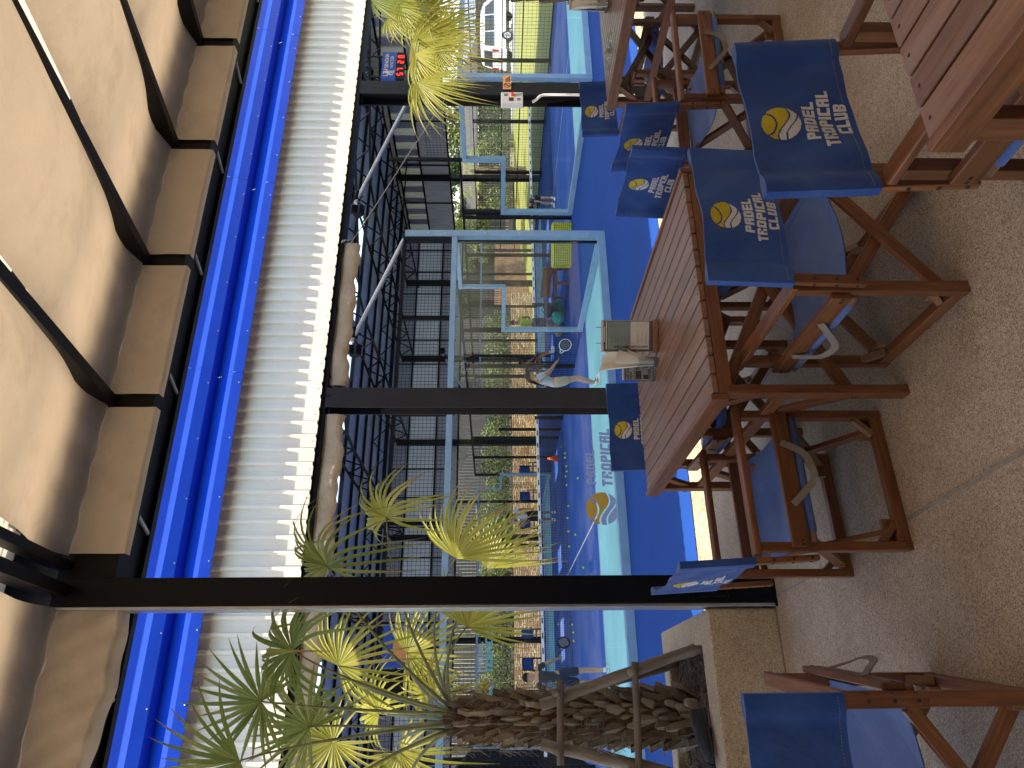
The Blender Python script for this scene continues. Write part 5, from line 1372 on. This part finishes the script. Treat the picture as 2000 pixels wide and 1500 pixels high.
tr = [tree('broad light green tree above the pavilion roof', 36, 49, .3, 8, 4, 'leaf_b', 3), tree('dark tree left of the pavilion', 29, 47, .2, 8, 3.6, 'leaf_a', 5)]
lab = ['leafy tree behind the white van', 'leafy tree right of the pavilion, behind the palm fronds', 'tall tree far behind the brick wall', 'tree behind the board fence', 'tree at the right edge beyond the driveway', 'tree behind the board fence, left of the middle column', 'tree standing at the end of the grass bank', 'tree far right beyond the shed']
for i, (x, y, s) in enumerate(((52, 52, 1.1), (44, 50, .95), (33, 53, 1.1), (20, 50, 1.0), (60, 34, .9), (6, 49, 1.0), (29, 39.5, .55), (66, 44, 1.2))):
    dup(tr[i % 2], (x, y, .2), i*1.7, lab[i], None, s)
def shrub(label, x, y, z, r, mat, seed, grp):
    RN.seed(seed); t = thing('shrub', label, 'shrub', (x, y, z), grp); mb = MB()
    for k in range(5): mb.tube(bez((x, y, z), (x+RN.uniform(-.2, .2), y, z+r*.5), (x+RN.uniform(-.6, .6)*r, y+RN.uniform(-.4, .4)*r, z+r*RN.uniform(.8, 1.4)), 5), .018, 5)
    mb.build('stems', M['bark'], t); mb = MB(); clump(mb, (x, y, z+r*.85), (r, r*.7, r*.9), 800, .085); mb.build('foliage', M[mat], t); return t
s1_ = shrub('bushy shrub on top of the stone wall, in front of the board fence', -8, 39.4, .5, 1.15, 'leaf_b', 11, 'shrubs above the stone wall')
s2_ = shrub('bushy shrub on top of the stone wall, in front of the board fence', -6.6, 39.6, .5, 1.1, 'leaf_a', 12, 'shrubs above the stone wall')
for i in range(26):
    dup((s1_, s2_)[i % 3 == 1], (-5.2+i*1.12, 39.3+.5*math.sin(i*2.3), .5), i*1.3, None, None, .85+.3*RN.random())
h1 = shrub('rounded green hedge bush before the pavilion', 34, 41.5, .2, 1.35, 'leaf_b', 21, 'hedge bushes on the right')
h2 = shrub('rounded green hedge bush before the pavilion', 36, 40.5, .25, 1.4, 'leaf_a', 22, 'hedge bushes on the right')
for i in range(6): dup((h1, h2)[i % 2], (37.6+i*1.5, 39.8-.75*i, .3), i*2.1, None, None, .9+.3*RN.random())
# background palm
palm('fan_palm', 'rough trunked fan palm standing far off on the grass, behind the court frame', (30.5, 34.5, -.25), (30.5, 34.5, 3.0), [((30.5+.9*math.cos(a), 34.5+.9*math.sin(a), 3.2+.5*math.sin(a*3)), (math.cos(a), math.sin(a), -.2), (0, 0, 1), 1.3, 18, 170, .8, g_) for a in [k*.7 for k in range(9)]], .35, .28, False)
# ---- van
def van(loc, rz):
    t = thing('white_van', 'white passenger van parked on the driveway beyond the grass', 'van', (0, 0, 0))
    L, W_, H_ = 4.9, .92, 2.0
    side = [(-2.42, .42), (-2.45, .75), (-2.42, 1.25), (-2.28, 1.78), (-2.0, 1.92), (-1.0, 1.98), (.4, 1.95), (.95, 1.78), (1.55, 1.18), (2.25, 1.0), (2.45, .75), (2.42, .42)]
    def ring(k, s):
        return [V((x, s*(W_-(.14*max(0, (z-1.0)/.95))), z)) for x, z in side]
    mb = MB(); A = [mb.vert(p) for p in ring(0, -1)]; B = [mb.vert(p) for p in ring(0, 1)]
    n = len(side)
    for i in range(n): j = (i+1) % n; mb.face((A[i], A[j], B[j], B[i]))
    mb.face(A[::-1]); mb.face(B); mb.build('body', M['carpaint'], t, bevel=.05)
    def inset(x0, x1, z0, z1, s, sl0=0, sl1=0):
        y = lambda z: s*(W_-(.14*max(0, (z-1.0)/.95))+.004)
        return [(x0+sl0*0, y(z0), z0), (x1, y(z0), z0), (x1-sl1, y(z1), z1), (x0+sl0, y(z1), z1)]
    for s in (-1, 1):
        for x0, x1, a, b in ((-2.2, -1.15, .10, 0), (-1.08, .05, 0, 0), (.12, 1.22, 0, .52)):
            mb = MB(); mb.poly(inset(x0, x1, 1.14, 1.70, s, a, b)); w_ = mb.build('window', M['darkglass'], t)
        for x in (-1.45, 1.5):
            mb = MB(); mb.tube([(x, s*(W_-.18), .33), (x, s*(W_+.01), .33)], .33, 24); wh = mb.build('wheel', M['rubber'], t)
            mb = MB(); mb.tube([(x, s*(W_+.011), .33), (x, s*(W_+.02), .33)], .21, 20); sub(mb, 'rim', M['rim'], wh)
            mb = MB(); 
            for k in range(5): a = k*1.2566; mb.beam((x+.05*math.cos(a), s*(W_+.023), .33+.05*math.sin(a)), (x+.17*math.cos(a+.3), s*(W_+.023), .33+.17*math.sin(a+.3)), .05, .004, (0, 1, 0))
            sub(mb, 'spokes', M['black'], wh)
        mb = MB(); mb.bx(-2.47, -2.36, s*.80-.07, s*.80+.07, .86, 1.25); mb.build('tail_light', M['taillight'], t)
    mb = MB(); mb.poly([(-2.432, -.72, 1.24), (-2.432, .72, 1.24), (-2.31, .66, 1.74), (-2.31, -.66, 1.74)][::-1]); mb.build('rear_window', M['darkglass'], t)
    mb = MB(); mb.poly([(1.55, -.74, 1.20), (1.55, .74, 1.20), (1.0, .68, 1.76), (1.0, -.68, 1.76)]); mb.build('windscreen', M['darkglass'], t)
    mb = MB(); mb.bx(-2.50, -2.47, -.26, .26, .72, .84); mb.build('number_plate', M['plate'], t)
    mb = MB(); mb.bx(-2.52, -2.40, -.9, .9, .36, .56); mb.build('bumper', M['carpaint'], t, bevel=.03)
    t.location = loc; t.rotation_euler = (0, 0, rz); t.scale = (1.12,)*3
van((43.4, 34.5, .46), rad(-10))

rb = thing('added_back_building', 'plain dark building added behind the terrace, seen only mirrored in the court glass', 'building', (2, -7, 0))  # added behind the camera to darken what the court glass mirrors
mb = MB(); mb.bx(-9, 13, -7.2, -7.0, 0, 4.2); mb.build('wall', M['soil'], rb)
mb = MB(); mb.bx(-9, 13, -7.0, -3.2, 3.35, 3.5); mb.build('roof', M['black_in'], rb)
for x in (-6, -2.5, 1, 4.5, 8):
    mb = MB(); mb.bx(x, x+2.4, -6.995, -6.95, .1, 2.4); mb.build('window', M['darkglass'], rb)
# ================================================================== CAMERA, LIGHT
cam = bpy.data.cameras.new('camera'); co_ = bpy.data.objects.new('camera', cam); C.objects.link(co_)
cam.sensor_width = 36; cam.lens = 36*1400/2000; cam.clip_end = 800; cam.clip_start = .02
yw, pt = rad(25), math.atan(30/1400)
Fv = V((math.sin(yw)*math.cos(pt), math.cos(yw)*math.cos(pt), -math.sin(pt))); Rv = V((math.cos(yw), -math.sin(yw), 0)); Uv = Rv.cross(Fv)
mat = Matrix((-Uv, Rv, -Fv)).transposed().to_4x4(); mat.translation = (0, 0, 1.56)     # the photograph is a portrait shot lying on its side
co_.matrix_world = mat; sc.camera = co_
SE, SA = rad(69.6), rad(30)      # sun height; turned toward -X from straight behind us
sd_ = V((-math.sin(SA)*math.cos(SE), -math.cos(SA)*math.cos(SE), math.sin(SE)))
sl = bpy.data.lights.new('sun', 'SUN'); sl.energy = 3.0; sl.angle = rad(.5); sl.color = (1, .92, .79)
so = bpy.data.objects.new('sun', sl); C.objects.link(so); so.rotation_euler = sd_.to_track_quat('Z', 'Y').to_euler(); so.location = (0, 0, 20)
w = bpy.data.worlds.new('World'); sc.world = w; w.use_nodes = True; nt = w.node_tree
sky = nt.nodes.new('ShaderNodeTexSky'); sky.sky_type = 'NISHITA'; sky.sun_disc = False; sky.sun_elevation = SE
sky.sun_rotation = math.atan2(sd_.x, sd_.y); sky.air_density = 1.2; sky.dust_density = 1.5
nt.links.new(sky.outputs[0], nt.nodes['Background'].inputs[0]); nt.nodes['Background'].inputs[1].default_value = .15
sc.view_settings.view_transform = 'Standard'; sc.view_settings.look = 'None'; sc.view_settings.exposure = 1.6; sc.view_settings.gamma = 1
sc.render.engine = 'CYCLES'; cy = sc.cycles
cy.max_bounces = 10; cy.diffuse_bounces = 5; cy.glossy_bounces = 4; cy.transmission_bounces = 8; cy.transparent_max_bounces = 24; cy.caustics_reflective = False; cy.caustics_refractive = False
cy.use_denoising = True; cy.sample_clamp_indirect = 6
